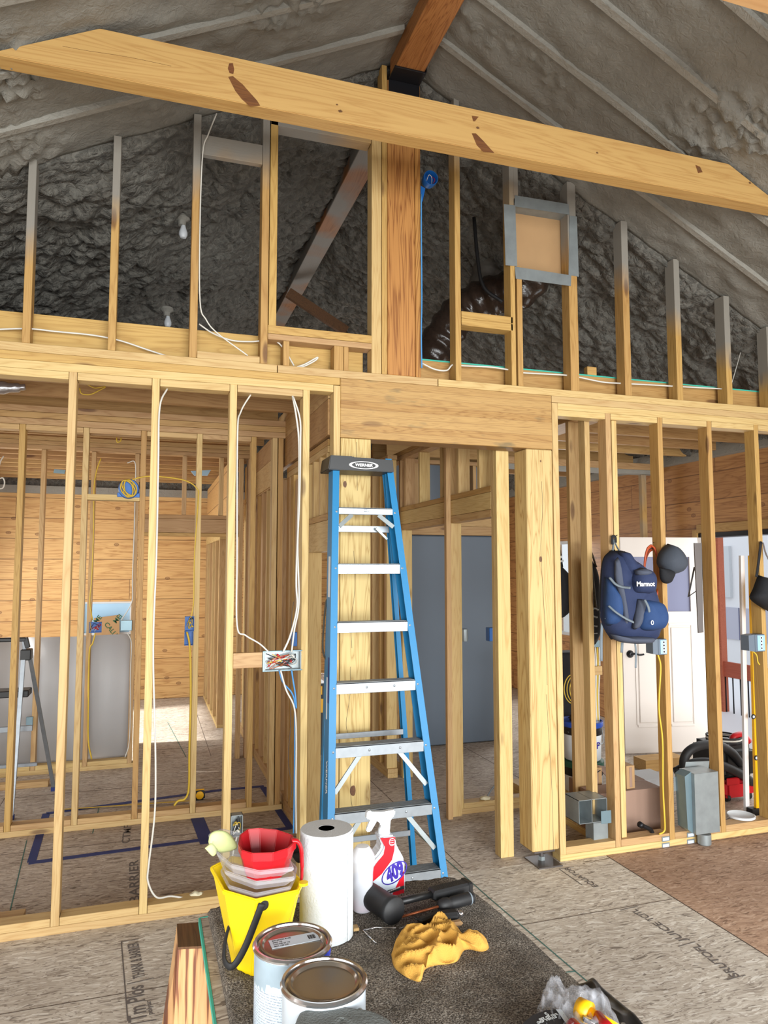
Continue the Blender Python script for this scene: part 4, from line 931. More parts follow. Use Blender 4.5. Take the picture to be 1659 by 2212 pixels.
tag(wbox('lumber_offcut', 'warm', -.75, at(105, 1690, z=.03).x, 2.62, 2.70, 0, .045), 'short board lying on the floor beside the small aluminium ladder', 'board')
tag(wbox('lumber_offcut', 'warm', -1.2, at(50, 1985, z=.03).x, .16, .235, 0, .045), 'short board on the floor just behind the near left stud wall', 'board')
# ================================================================ TAPE, TAPE MEASURE
tp = thing('floor_tape', 'blue masking tape rectangle marked out on the floor of the left room', 'tape', (.55, 1.4, 0))
def strip(a, b_, w=.05, m='navy_tape', z=.0022, name='tape_strip', parent=tp):
    a, b_ = at(*a, z=z), at(*b_, z=z); bm = bmesh.new(); o0 = a; bar(bm, (0, 0, 0), b_-a, w, .0008)
    return mk(name, bm, m, parent, o0-parent.location)
strip((62, 1864), (628, 1788)); strip((68, 1862), (100, 1757)); strip((100, 1757), (480, 1706)); strip((480, 1706), (570, 1698)); strip((628, 1790), (568, 1700)); strip((425, 1764), (448, 1822), .09)
tm = thing('tape_measure', 'yellow and black tape measure on the blue floor tape, blade pulled out', 'tape measure', at(431, 1728, z=0))
box('case', 'black_plastic', -.04, .04, -.02, .02, 0, .075, bev=.012, seg=2).parent = tm
lathe('side_disc', 'yellow_tool', [(.03, 0), (.028, .004), (.015, .005)], tm, (0, -.02, .04), 20, mtx=Matrix.Rotation(RAD(90), 4, 'X')); box('grip', 'yellow_tool', -.034, .034, -.014, .014, .0751, .079).parent = tm
a, b_ = at(420, 1729, z=.02), at(140, 1748, z=.006); bm = bmesh.new(); bar(bm, (0, 0, 0), b_-a, .022, .0012); mk('blade', bm, 'yellow_cable', tm, a-tm.location)
# ================================================================ WIRING LEFT
def cable(label, mat, pts, r, y=None, ys=None, group=None, cat='cable'):
    r *= .74
    P = [at(px, py, Y=(ys[i] if ys else y)) for i, (px, py) in enumerate(pts)]
    return tag(tube('cable', mat, P, r, seg=8), label, cat, group)
cable('white cable running along the rim board at far left', 'white_cable', [(-20, 712), (60, 710), (120, 716), (200, 724), (260, 736), (320, 756), (360, 769)], .006, .05)
cable('white cable dropping beside the third upper stud', 'white_cable', [(468, 245), (450, 290), (438, 330), (432, 480), (432, 650), (445, 690), (470, 720), (535, 768)], .005, -.012)
cable('white cable curving from the third upper stud to the framed opening', 'white_cable', [(430, 700), (460, 720), (500, 735), (540, 738), (590, 736), (612, 752), (635, 790)], .006, .05)
cable('white cable looped out of the sole plate below the framed opening', 'white_cable', [(640, 793), (660, 786), (685, 772), (682, 778), (660, 790), (645, 794)], .006, .03)
cable('white cable along the rim board right of the tall post', 'white_cable', [(912, 785), (940, 798), (965, 800), (978, 788), (1000, 790), (1060, 793), (1105, 800), (1128, 805), (1180, 808), (1235, 812), (1300, 825), (1340, 828), (1400, 831), (1450, 834), (1560, 840)], .007, .05)
cable('blue cable running down the right edge of the tall post', 'blue_cable', [(910, 420), (910, 500), (911, 640), (910, 720), (911, 795)], .006, -.008)
cable('thin white cable hanging at the far right upper corner', 'white_cable', [(1610, 712), (1600, 760), (1580, 830)], .004, .3)
cable('white cable stapled down the second near stud, curving along the floor', 'white_cable', [(362, 838), (345, 880), (342, 1000), (338, 1200), (331, 1400), (336, 1640), (334, 1760), (321, 1870), (320, 1905), (338, 1938), (370, 1936), (412, 1942)], .0065, ys=[.05]+[-.008]*8+[-.005, .03, .06])
blob('sealant_foam', 'white_foam', .035, None, at(425, 1940, Y=.06), squash=(1.4, 1, .9), seed=3); tag(bpy.data.objects['sealant_foam.001'] if 'sealant_foam.001' in bpy.data.objects else bpy.data.objects['sealant_foam'], 'cream foam blob sealing the floor cable at the near left wall', 'sealant')
cable('white cable dropping beside the third near stud to the large metal box', 'white_cable', [(543, 850), (520, 890), (513, 940), (512, 1200), (512, 1350), (530, 1372), (560, 1390), (580, 1408)], .006, ys=[.05, .03, -.008, -.008, -.008, -.01, -.01, -.002])
cable('bundled white cables beside the fourth near stud, into the metal box', 'white_cable', [(632, 855), (640, 900), (646, 960), (645, 1080), (640, 1250), (642, 1310), (628, 1370), (612, 1408)], .0075, -.02)
cable('second bundled white cable beside the fourth near stud', 'white_cable', [(634, 858), (648, 905), (649, 960), (647, 1080), (643, 1180), (646, 1300), (636, 1360), (630, 1408)], .0065, -.03)
cable('white and blue cable below the large metal box, white strand', 'white_cable', [(606, 1448), (618, 1490), (636, 1530), (640, 1600), (639, 1700), (640, 1800)], .0065, -.02)
cable('white and blue cable below the large metal box, blue strand', 'blue_cable', [(603, 1448), (612, 1475), (632, 1500), (637, 1540), (636, 1700), (634, 1800)], .006, -.008)
cable('blue cable joining below the right end of the large metal box', 'blue_cable', [(630, 1448), (634, 1475), (638, 1500), (640, 1530)], .006, -.014)
cable('thin purple wire down the side wall behind the large metal box', 'print_ink', [(634, 1300), (630, 1340), (628, 1480), (628, 1560), (623, 1640), (630, 1700), (627, 1728)], .003, .58)
# yellow cables in the back rooms
cable('yellow cable above and right of the round blue box', 'yellow_cable', [(262, 1062), (280, 1040), (310, 1030), (350, 1030), (400, 1038), (425, 1055), (428, 1080), (420, 1200), (418, 1300), (412, 1335)], .006, 1.46)
cable('yellow cable dropping from the blue switch box to the sole plate', 'yellow_cable', [(404, 1365), (410, 1400), (412, 1500), (409, 1620), (408, 1700), (400, 1725), (385, 1730), (376, 1740)], .010, 1.45)
cable('yellow cable hanging down to the blue box before the window', 'yellow_cable', [(218, 990), (208, 1020), (203, 1060), (202, 1150), (198, 1250), (194, 1300), (200, 1340)], .007, 3.0)
cable('yellow cable from the small blue box down to the plate', 'yellow_cable', [(206, 1368), (200, 1390), (193, 1410), (191, 1520), (191, 1600), (198, 1640)], .009, 3.0)
cable('white cable hanging down to the grey box before the window', 'white_cable', [(275, 1000), (292, 1000), (292, 1060), (290, 1150), (286, 1250), (285, 1300), (262, 1340)], .006, 3.0)
cable('white cable from the grey box down to the plate', 'white_cable', [(276, 1368), (284, 1390), (282, 1450), (281, 1560), (278, 1610), (270, 1636)], .006, 3.0)
cable('coil of yellow cable hanging under the near joists', 'yellow_cable', [(172, 838), (176, 850), (195, 852), (215, 843), (228, 835), (205, 838), (188, 830)], .005, .7)
cable('small yellow cable loop under the joists behind the second wall', 'yellow_cable', [(252, 945), (253, 955), (260, 953), (262, 945)], .006, 1.9)
cable('white cable loop at the left photo edge', 'white_cable', [(8, 985), (0, 1000), (-5, 1032), (6, 1032), (10, 1042), (6, 1054), (-5, 1056)], .008, 3.42)
fd = thing('flexible_duct', 'silver foil flexible duct at the left photo edge under the joists', 'duct', at(0, 845, Y=.9))
tube('foil_sleeve', 'foil', [at(-60, 835, Y=.9), at(20, 838, Y=.9), at(55, 836, Y=.9)], [.04, .042, .03, .02], fd, 12)
def ebox(name, label, cat, mat, x0, x1, yf, z0, z1, depth=.06, wires=(), open_=True, group=None, th=.003):
    """open-fronted electrical box: back, four sides, wires inside"""
    t_ = thing(name, label, cat, ((x0+x1)/2, yf, z0), group=group); bm = bmesh.new(); c = t_.location
    for b4 in ((x0, x1, yf+depth-th, yf+depth, z0, z1), (x0, x0+th, yf, yf+depth, z0, z1), (x1-th, x1, yf, yf+depth, z0, z1), (x0, x1, yf, yf+depth, z0, z0+th), (x0, x1, yf, yf+depth, z1-th, z1)):
        bmbox(bm, b4[0]-c.x, b4[1]-c.x, b4[2]-c.y, b4[3]-c.y, b4[4]-c.z, b4[5]-c.z)
    mk('shell', bm, mat, t_)
    rnd = random.Random(hash(label) % 1000 if False else len(label))
    for m in wires:
        P = [Vector((rnd.uniform(x0+.008, x1-.008), yf+rnd.uniform(.008, depth*.6), rnd.uniform(z0+.008, z1-.008))) for _ in range(5)]
        tube('wire', m, P, .0022, t_, 6, n=5)
        if m in ('red_plastic', 'yellow_cable', 'white_cable'):
            rod('wire_nut', m, P[-1], P[-1]+Vector((.012, -.004, -.012)), .0055, t_, 8)
    return t_
a, b_ = at(572, 1408, Y=0), at(650, 1446, Y=0)
bx_ = ebox('junction_box', 'wide open metal box crammed with wires on the near left wall', 'electrical box', 'galvanised', a.x, b_.x, -.004, b_.z, a.z, .055, ['dark_ink', 'copper', 'white_cable', 'copper', 'dark_ink', 'red_plastic', 'white_cable', 'copper', 'yellow_cable', 'dark_ink', 'galvanised', 'red_plastic'])
box('flange', 'galvanised_blue', a.x-.012, b_.x+.006, -.006, -.004, b_.z-.004, b_.z+.002, bx_); box('flange', 'galvanised_blue', a.x-.012, b_.x+.006, -.006, -.004, a.z-.002, a.z+.004, bx_); box('flange', 'galvanised_blue', a.x-.012, a.x, -.006, -.004, b_.z, a.z, bx_)
wb = wbox('backing_board', 'warm', .8128+T/2+.001, a.x-.013, .0, .03, at(540, 1443, Y=0).z, at(540, 1410, Y=0).z)
tag(wb, 'short flat board holding the large metal junction box', 'board')
a, b_ = at(499, 1762, Y=0), at(524, 1806, Y=0)
ebox('outlet_box', 'small open metal outlet box near the floor behind the bucket', 'electrical box', 'galvanised', a.x, b_.x, -.004, b_.z, a.z, .05, ['dark_ink', 'white_cable', 'yellow_cable', 'dark_ink'])
cable('short white cable below the small metal outlet box', 'white_cable', [(512, 1806), (506, 1830), (500, 1860)], .006, .02)
a, b_ = at(400, 1332, Y=1.46), at(419, 1363, Y=1.46)
ebox('switch_box', 'upper blue plastic switch box with yellow wires on the second wall', 'electrical box', 'blue_box', a.x, b_.x, 1.455, b_.z, a.z, .05, ['yellow_cable', 'dark_ink', 'yellow_cable'], group='blue boxes on the second wall')
a, b_ = at(399, 1364, Y=1.46), at(417, 1394, Y=1.46)
ebox('switch_box', 'lower empty blue plastic switch box on the second wall', 'electrical box', 'blue_box', a.x, b_.x, 1.455, b_.z, a.z, .05, [], group='blue boxes on the second wall')
a, b_ = at(193, 1344, Y=3.0), at(219, 1366, Y=3.0)
ebox('switch_box', 'dark blue open switch box in front of the far window', 'electrical box', 'blue_box', a.x, b_.x, 2.99, b_.z, a.z, .05, ['red_plastic', 'dark_ink', 'white_cable', 'red_plastic'])
a, b_ = at(261, 1340, Y=3.0), at(285, 1362, Y=3.0)
o = box('outlet_box', 'galvanised_blue', a.x, b_.x, 2.985, 3.03, b_.z, a.z, bev=.003); tag(o, 'grey metal outlet box in front of the far window', 'electrical box')
a, b_ = at(56, 1550, Y=2.98), at(70, 1570, Y=2.98)
tag(box('outlet_box', 'galvanised_blue', a.x, b_.x, 2.99, 3.02, b_.z, a.z), 'grey metal outlet box low behind the aluminium step ladder', 'electrical box')
c = at(278, 1056, Y=1.47); rbx = thing('ceiling_box', 'round blue box with coiled yellow cable on the flat block', 'electrical box', c)
lathe('shell', 'blue_box', [(.0, .025), (.066, .025), (.072, 0), (.072, -.03)], rbx, (0, 0, 0), 24, mtx=Matrix.Rotation(RAD(90), 4, 'X')); box('bracket', 'blue_box', -.075, .075, -.01, .0, -.06, -.03, bev=.002).parent = rbx
for k in range(4): tube('cable_coil', 'yellow_cable', [c+Vector(((.058-.004*k)*cos(t*pi/6+k)*(1 if k % 2 else .6), -.032-.008*k, (.062-.003*k)*sin(t*pi/6+k*.8))) for t in range(13)], .0045, rbx)
o = tag(flat('ceiling_plate', 'galvanised_blue', [(118, 1014), (142, 1016), (140, 1024), (116, 1022)], 4.6, .03), 'small grey plate on the far joists, left', 'plate')
o = tag(flat('ceiling_plate', 'sky_pane', [(412, 1018), (455, 1016), (448, 1028), (420, 1028)], 4.2, .03), 'pale blue plate on the far joists, right of the round blue box', 'plate')
p = at(928, 388, Y=.02)
rb2 = thing('ceiling_box', 'round blue electrical box on the right side of the tall post', 'electrical box', p)
lathe('shell', 'blue_box', [(.0, .03), (.042, .03), (.046, 0), (.046, -.025), (.042, -.025), (.038, .02), (0, .02)], rb2, (0, 0, 0), 24, mtx=Matrix.Rotation(RAD(-90), 4, 'X'))
flat('bracket', 'blue_box', [(908, 402), (918, 408), (912, 436), (908, 440)], .02, .006, rb2)
tube('wire', 'white_cable', [p+Vector((-.02, .0, -.01)), p+Vector((-.01, -.015, .02)), p+Vector((.01, -.01, .01)), p+Vector((.014, 0, -.03))], .002, rb2)
tube('wire', 'red_plastic', [p+Vector((.02, .0, .02)), p+Vector((.03, -.01, 0)), p+Vector((.025, 0, -.02))], .002, rb2)
# lamp holders in the foam
for (px, py, yy), lb in zip(((393, 487, 1.2), (360, 683, 2.2), (1012, 573, 1.6)), ('foam-dusted bulb on the upper left foam, between second and third studs', 'small foam-dusted bulb low on the left foam', 'foam-dusted bulb above the brown duct')):
    p = at(px, py, Y=yy); lh = thing('light_bulb', lb, 'light bulb', p)
    lathe('socket', 'foam_rib', [(.05, .07), (.055, .05), (.03, .03), (.025, 0)], lh, (0, 0, 0), 16); lathe('bulb', 'white_plastic', [(.014, .0), (.02, -.02), (.03, -.05), (.03, -.07), (.02, -.09), (0, -.096)], lh, (.01, 0, 0), 18)
# ducts and return air box in the upper wall
du = thing('insulated_duct', 'large shiny brown insulated duct behind the right upper studs', 'duct', at(1000, 680, Y=1.1))
def ribbed(name, mat, pts, r, parent):
    P = smoothpath([at(px, py, Y=yy) for px, py, yy in pts], 10); bm = bmesh.new(); prev = None; nx = None; o0 = P[0]
    for i, p in enumerate(P):
        t_ = (P[min(i+1, len(P)-1)]-P[max(i-1, 0)]).normalized()
        nx = (t_.cross(Vector((0, 0, 1)))).normalized() if nx is None else (nx-nx.dot(t_)*t_).normalized(); ny = t_.cross(nx)
        row = []
        for k in range(28):
            a_ = 2*pi*k/28; rr = r*(1+.07*sin(i*1.5)+.06*noise.noise(Vector((i*.35, cos(a_)*2, sin(a_)*2))))
            row.append(bm.verts.new(p-o0+rr*(cos(a_)*nx+sin(a_)*ny)))
        if prev:
            for k in range(28): bm.faces.new((prev[k], prev[(k+1) % 28], row[(k+1) % 28], row[k]))
        else: bm.faces.new(row)
        prev = row
    bm.faces.new(prev)
    return mk(name, bm, mat, parent, o0-parent.location, True)
ribbed('duct_sleeve', 'duct_wrap', [(915, 800, 1.3), (955, 730, 1.25), (1000, 672, 1.15), (1060, 640, 1.0), (1130, 620, .85), (1165, 560, .75)], .15, du)
ribbed('dusty_sleeve', 'duct_dusty', [(1040, 660, 1.3), (1060, 580, 1.25), (1090, 520, 1.1)], .14, du)
tube('strap', 'black_rubber', [at(1024, 470, Y=.8), at(1032, 560, Y=.78), (at(1045, 620, Y=.76)), at(1085, 652, Y=.72)], .014, du)
ra = thing('return_air_box', 'square sheet-metal duct collar lined with cardboard in the upper wall', 'duct', at(1168, 560, Y=0))
flat('flange', 'galvanised', [(1088, 441), (1113, 444), (1117, 575), (1092, 573)], -.002, .0015, ra); flat('flange', 'galvanised', [(1112, 422), (1228, 441), (1230, 464), (1111, 446)], -.002, .0015, ra)
flat('flange', 'galvanised', [(1230, 466), (1246, 468), (1250, 598), (1228, 594)], -.002, .0015, ra); flat('flange', 'galvanised', [(1112, 576), (1234, 595), (1233, 618), (1114, 602)], -.004, .0015, ra)
flat('cardboard_liner', 'cardboard', [(1104, 430), (1234, 450), (1234, 608), (1104, 590)], .10, .004, ra)
for pts in ([(1113, 443), (1228, 462)], [(1113, 578), (1231, 596)]):
    a, b_ = at(*pts[0], Y=0), at(*pts[1], Y=0); bm = bmesh.new(); vs = [bm.verts.new(v-ra.location) for v in (a, b_, b_+Vector((0, .098, 0)), a+Vector((0, .098, 0)))]; bm.faces.new(vs)
    g = bmesh.ops.extrude_face_region(bm, geom=bm.faces[:]); bmesh.ops.translate(bm, verts=[v for v in g['geom'] if isinstance(v, bmesh.types.BMVert)], vec=(0, 0, .002)); mk('collar_side', bm, 'galvanised', ra)
for px in (1113, 1229):
    a, b_ = at(px, 445 if px < 1200 else 462, Y=0), at(px, 578 if px < 1200 else 596, Y=0); box('collar_side', 'cardboard', a.x-.002, a.x+.002, 0, .098, b_.z, a.z, ra)
# ================================================================ THINGS ON THE RIGHT WALL
bp_ = thing('backpack', 'blue and grey backpack hanging on a nail of the right stud wall', 'backpack', at(1327, 1160, Y=-.02))
pillow('main_body', 'navy_cloth', [(1322, 1190), (1304, 1208), (1299, 1260), (1297, 1310), (1298, 1340), (1313, 1372), (1336, 1385), (1380, 1389), (1410, 1388), (1418, 1370), (1428, 1350), (1416, 1300), (1398, 1250), (1392, 1225), (1365, 1206), (1345, 1190)], -.06, .13, bp_, .04, wob=.02, seed=4, po=3)
pillow('back_panel', 'black_cloth', [(1318, 1189), (1302, 1208), (1297, 1250), (1296, 1320), (1312, 1370), (1325, 1372), (1320, 1250), (1330, 1192)], -.05, .05, bp_, .03)
pillow('side_pocket', 'blue_cloth', [(1306, 1245), (1303, 1300), (1305, 1345), (1322, 1352), (1345, 1345), (1352, 1320), (1340, 1285), (1325, 1262)], -.10, .085, bp_, .0, wob=.015, seed=7)
pillow('lid', 'navy_cloth', [(1336, 1192), (1352, 1192), (1366, 1212), (1376, 1222), (1370, 1250), (1350, 1250), (1335, 1225)], -.10, .09, bp_, .0, wob=.02, seed=2)
pillow('top_pocket', 'navy_cloth', [(1368, 1228), (1385, 1226), (1400, 1231), (1408, 1245), (1407, 1270), (1403, 1282), (1385, 1283), (1366, 1278), (1362, 1255)], -.17, .09, bp_, .03, wob=.01, seed=3, po=3)
pillow('pocket_cap', 'slate_cloth', [(1370, 1232), (1386, 1227), (1400, 1232), (1404, 1240), (1388, 1245), (1373, 1242)], -.205, .06, bp_, .0)
pillow('front_pocket', 'blue_cloth', [(1378, 1293), (1400, 1294), (1422, 1300), (1432, 1315), (1434, 1335), (1428, 1355), (1415, 1362), (1385, 1362), (1372, 1350), (1374, 1310)], -.15, .10, bp_, .03, wob=.012, seed=6, po=3)
pillow('pocket_side', 'slate_cloth', [(1376, 1293), (1392, 1296), (1384, 1320), (1382, 1345), (1376, 1358), (1366, 1356), (1370, 1320)], -.185, .05, bp_, .0)
pillow('bottom_panel', 'slate_cloth', [(1318, 1370), (1340, 1374), (1380, 1374), (1412, 1378), (1408, 1388), (1380, 1391), (1345, 1388), (1328, 1382)], -.13, .07, bp_, .02)
pillow('grey_panel', 'slate_cloth', [(1328, 1210), (1336, 1205), (1340, 1240), (1350, 1300), (1358, 1350), (1350, 1352), (1340, 1300), (1328, 1250)], -.165, .03, bp_, .0)
def strap(mat, pts, y, w, parent=bp_, name='strap'):
    P = [at(px, py, Y=yy) for px, py, yy in [(a[0], a[1], (a[2] if len(a) > 2 else y)) for a in pts]]
    return tube(name, mat, P, w*1.15, parent, 8, True, flat=.5)
strap('grey_strap', [(1317, 1248, -.16), (1330, 1262, -.19), (1345, 1268, -.21), (1362, 1270, -.24)], 0, .012)
strap('grey_strap', [(1315, 1309, -.17), (1330, 1322, -.2), (1350, 1335, -.21), (1368, 1344, -.22)], 0, .011)
strap('grey_strap', [(1393, 1296, -.245), (1400, 1310, -.262), (1403, 1322, -.262)], 0, .010)
strap('grey_strap', [(1323, 1190, -.05), (1325, 1178, -.03), (1326, 1165, -.02), (1332, 1180, -.03), (1338, 1190, -.06)], 0, .006)
strap('black_cloth', [(1323, 1176, -.03), (1323, 1160, -.025), (1329, 1160, -.025), (1330, 1172, -.03)], 0, .008)
strap('grey_strap', [(1318, 1318, -.12), (1316, 1332, -.12), (1308, 1338, -.11)], 0, .010)
strap('grey_strap', [(1301, 1345, -.05), (1299, 1380, -.05), (1299, 1428, -.05)], 0, .009)
strap('grey_strap', [(1344, 1388, -.12), (1343, 1410, -.12)], 0, .009)
strap('grey_strap', [(1372, 1390, -.12), (1374, 1410, -.12), (1373, 1443, -.12)], 0, .006)
rod('nail', 'bronze', at(1328, 1160, Y=0), at(1333, 1156, Y=-.05), .003, bp_, 8)
text('logo_text', 'Marmot', .040, 'white_text', at(1375, 1262, Y=-.263)-bp_.location, (RAD(90), 0, 0), bp_, ext=.002, bold=.02)
t = ellring('emblem', 'white_text', at(1409, 1345, Y=-.256)-bp_.location, .010, .014, .004, bp_)
# blue-grey cap
cp = thing('baseball_cap', 'dark grey baseball cap hung on the stud right of the backpack', 'cap', at(1436, 1178, Y=-.02))
pillow('crown', 'cap_cloth', [(1442, 1174), (1455, 1180), (1470, 1196), (1476, 1216), (1468, 1234), (1450, 1242), (1434, 1240), (1422, 1225), (1418, 1212), (1424, 1192)], -.02, .11, cp, .01, wob=.012, seed=5, po=2.4)
pillow('brim', 'black_cloth', [(1424, 1226), (1456, 1234), (1453, 1250), (1446, 1260), (1432, 1259), (1425, 1247)], -.09, .035, cp, .01)
# black bag far right
bg_ = thing('shoulder_bag', 'black shoulder bag hanging at the right edge of the photo', 'bag', at(1648, 1168, Y=-.02))
pillow('bag_body', 'black_cloth', [(1637, 1242), (1650, 1246), (1690, 1262), (1690, 1330), (1655, 1318), (1620, 1294), (1626, 1272)], -.03, .09, bg_, .01, po=3)
strap('black_cloth', [(1634, 1246, -.04), (1638, 1220, -.03), (1644, 1170, -.02)], 0, .010, bg_); strap('print_ink', [(1648, 1172, -.02), (1654, 1195, -.03), (1664, 1215, -.04)], 0, .006, bg_)
# orange cord coil
oc = thing('extension_cord', 'coiled orange cord hanging behind the backpack', 'cord', at(1400, 1165, Y=.05))
for k in range(5):
    c = at(1408+k*1.5, 1238, Y=.05+.012*k)
    tube('coil_loop', 'orange_cord' if k != 2 else 'dark_ink', [c+Vector(((.058+.006*k)*sin(t*pi/6), 0, (.185-.006*k)*cos(t*pi/6))) for t in range(13)], .007, oc)
rod('nail', 'bronze', at(1412, 1172, Y=.04), at(1412, 1172, Y=.12), .003, oc, 8)
# black harness/tool bags behind the post
b1 = thing('tool_bag', 'black bag with white buckles hanging between the post and the next stud', 'bag', at(1208, 1175, Y=.55))
pillow('bag_body', 'black_cloth', [(1200, 1215), (1212, 1222), (1228, 1245), (1230, 1300), (1222, 1330), (1208, 1334), (1196, 1330)], .55, .08, b1, .02, po=3); strap('black_cloth', [(1205, 1175, .55), (1209, 1195, .55), (1213, 1225, .53)], 0, .012, b1)
o = flat('buckle', 'white_plastic', [(1207, 1202), (1214, 1200), (1214, 1205), (1208, 1207)], .535, .004, b1); flat('buckle', 'white_plastic', [(1209, 1211), (1217, 1209), (1217, 1213), (1210, 1215)], .535, .004, b1)
b2 = thing('tool_belt', 'long black tool roll with a metal D-ring and rope left of the backpack', 'tool belt', at(1262, 1170, Y=.3))
pillow('roll_body', 'black_cloth', [(1258, 1215), (1275, 1205), (1290, 1240), (1291, 1300), (1292, 1383), (1264, 1386), (1260, 1300)], .34, .05, b2, .02, po=4)
strap('camo_strap', [(1260, 1172, .3), (1270, 1190, .28), (1278, 1230, .27), (1284, 1280, .27), (1288, 1318, .27)], 0, .014, b2); strap('camo_strap', [(1262, 1172, .31), (1276, 1190, .3), (1288, 1225, .3)], 0, .010, b2)
tube('d_ring', 'aluminium', [at(1290, 1353, Y=.26), at(1276, 1352, Y=.26), at(1273, 1360, Y=.26), at(1277, 1368, Y=.26), at(1290, 1368, Y=.26)], .005, b2); tube('d_ring', 'galvanised', [at(1292, 1318, Y=.26), at(1284, 1314, Y=.26), at(1278, 1320, Y=.26), at(1280, 1330, Y=.26), at(1290, 1334, Y=.26)], .007, b2)
for z_ in (1262, 1276, 1290): flat('tag_mark', 'white_text', [(1275, z_), (1279, z_), (1279, z_+7), (1275, z_+7)], .285, .002, b2)
strap('red_plastic', [(1262, 1172, .32), (1264, 1185, .32), (1268, 1200, .32)], 0, .008, b2)
# metal strip hanging
o = tag(flat('metal_strip', 'brown_steel', [(1498, 1173), (1514, 1173), (1518, 1366), (1507, 1367)], -.012, .008), 'long dark grey metal strip hanging near the white door', 'metal strip')
sq = thing('speed_square', 'triangular framing square hanging behind the dark metal strip', 'square', at(1505, 1180, Y=.02))
tube('edge', 'aluminium', [at(1500, 1225, Y=.03), at(1487, 1289, Y=.03), at(1516, 1268, Y=.03), at(1500, 1225, Y=.03)], .006, sq, 6, sm=False)
# device boxes
for (p0, p1, lb, gg) in (((1410, 1381), (1440, 1414), 'grey outlet box with pale blue front below the cap', 0), ((1617, 1371), (1652, 1407), 'grey outlet box with pale blue front at the right photo edge', 1)):
    a, b_ = at(*p0, Y=-.02), at(*p1, Y=-.02); w = b_.x-a.x; eb = thing('outlet_box', lb, 'electrical box', ((a.x+b_.x)/2, 0, b_.z))
    box('body', 'galvanised_blue' if 0 else 'grey_door', a.x+w*.38, b_.x, -.025, .05, b_.z, a.z, eb, bev=.003); prism('side', 'grey_door', [(a.x, b_.z+.008), (a.x+w*.4, b_.z), (a.x+w*.4, a.z), (a.x, a.z-.006)], 'y', -.02, .05, eb, -eb.location)
    box('face', 'sky_pane', a.x+w*.5, b_.x-.003, -.029, -.025, b_.z+.006, a.z-.006, eb)
    for k in range(4):
        zc_ = b_.z+(a.z-b_.z)*(.2+.2*k); lathe('knockout', 'white_label', [(.011, 0), (.011, .002), (.006, .002), (.006, 0)], eb, Vector((a.x+w*.74, -.029, zc_))-eb.location, 14, mtx=Matrix.Rotation(RAD(90), 4, 'X'))
cable('yellow cable stapled down the stud under the outlet box', 'yellow_cable', [(1421, 1414), (1427, 1440), (1424, 1500), (1424, 1540), (1431, 1600), (1432, 1700), (1436, 1780), (1434, 1796), (1424, 1802)], .0075, -.006)
cable('yellow cable stub under the right-edge outlet box', 'yellow_cable', [(1625, 1406), (1634, 1415), (1637, 1430), (1641, 1436)], .006, -.005)
# pipe stub
ps = thing('pipe_stub', 'black iron pipe elbow coming out of the right sole plate', 'pipe', at(1409, 1802, Y=.045))
tube('pipe', 'bronze', [at(1382, 1781, Y=.03), at(1397, 1788, Y=.035), at(1406, 1793, Y=.045), at(1411, 1806, Y=.045)], .014, ps, 14); tube('coupling', 'bronze', [at(1381, 1780, Y=.03), at(1387, 1784, Y=.032)], .018, ps, 14, sm=False)
blob('sealant_foam', 'white_foam', .04, ps, at(1418, 1803, Y=.045)-ps.location+Vector((0, 0, -.0)), squash=(1.6, .8, .3), seed=8)
# sheet metal boots
hb = thing('wall_stack_duct', 'tall galvanised wall duct box with a round pipe under it', 'duct', at(1515, 1820, Y=-.02))
a, b_ = at(1500, 1672, Y=-.12), at(1556, 1797, Y=-.12)
box('duct_box', 'galvanised', a.x, b_.x, -.12, .02, b_.z, a.z, hb, bev=.002)
prism('side_wing', 'galvanised_blue', [(at(1465, 1800, Y=0).x, b_.z+.03), (a.x, b_.z+.0), (a.x, a.z+.005), (at(1462, 1800, Y=0).x, a.z-.02)], 'y', -.09, .0, hb, -hb.location)
p = at(1520, 1664, Y=.03); flat('open_flap', 'galvanised', [(1481, 1646), (1532, 1644), (1530, 1662), (1478, 1666)], .05, .002, hb)
c = at(1521, 1800, Y=-.05); lathe('round_collar', 'galvanised', [(.042, c.z-.0), (.042, .01), (.036, .004)], hb, Vector((c.x, c.y, 0))-hb.location, 24)
for px in (1462, 1467): pass
a, b_ = at(1455, 1678, Y=0), at(1464, 1708, Y=0); box('mounting_strap', 'galvanised', a.x, b_.x, -.003, 0, b_.z, a.z, hb)
h2 = thing('duct_boot', 'low galvanised duct boot fixed to the stud left of the big cardboard box', 'duct', at(1285, 1780, Y=.1))
a, b_ = at(1246, 1728, Y=.02), at(1302, 1772, Y=.02)
bm = bmesh.new(); c = h2.location
for q in ((a.x, b_.x+.02, .16, .163, b_.z, a.z), (a.x, b_.x+.02, .0, .16, a.z-.003, a.z), (a.x, b_.x+.02, .0, .16, b_.z, b_.z+.003), (a.x, a.x+.003, 0, .16, b_.z, a.z), (b_.x+.017, b_.x+.02, 0, .16, b_.z, a.z), ((a.x+b_.x)/2, (a.x+b_.x)/2+.003, .0, .16, b_.z, a.z)): bmbox(bm, q[0]-c.x, q[1]-c.x, q[2]-c.y, q[3]-c.y, q[4]-c.z, q[5]-c.z)
mk('boot_shell', bm, 'galvanised', h2); box('strap', 'galvanised_blue', at(1298, 1760, Y=0).x, at(1320, 1760, Y=0).x, -.003, -.0, at(1300, 1780, Y=0).z, at(1300, 1752, Y=0).z, h2)
a, b_ = at(1268, 1770, Y=.12), at(1300, 1818, Y=.12); box('lower_duct', 'galvanised', a.x, b_.x, .05, .14, 0.0, a.z, h2)
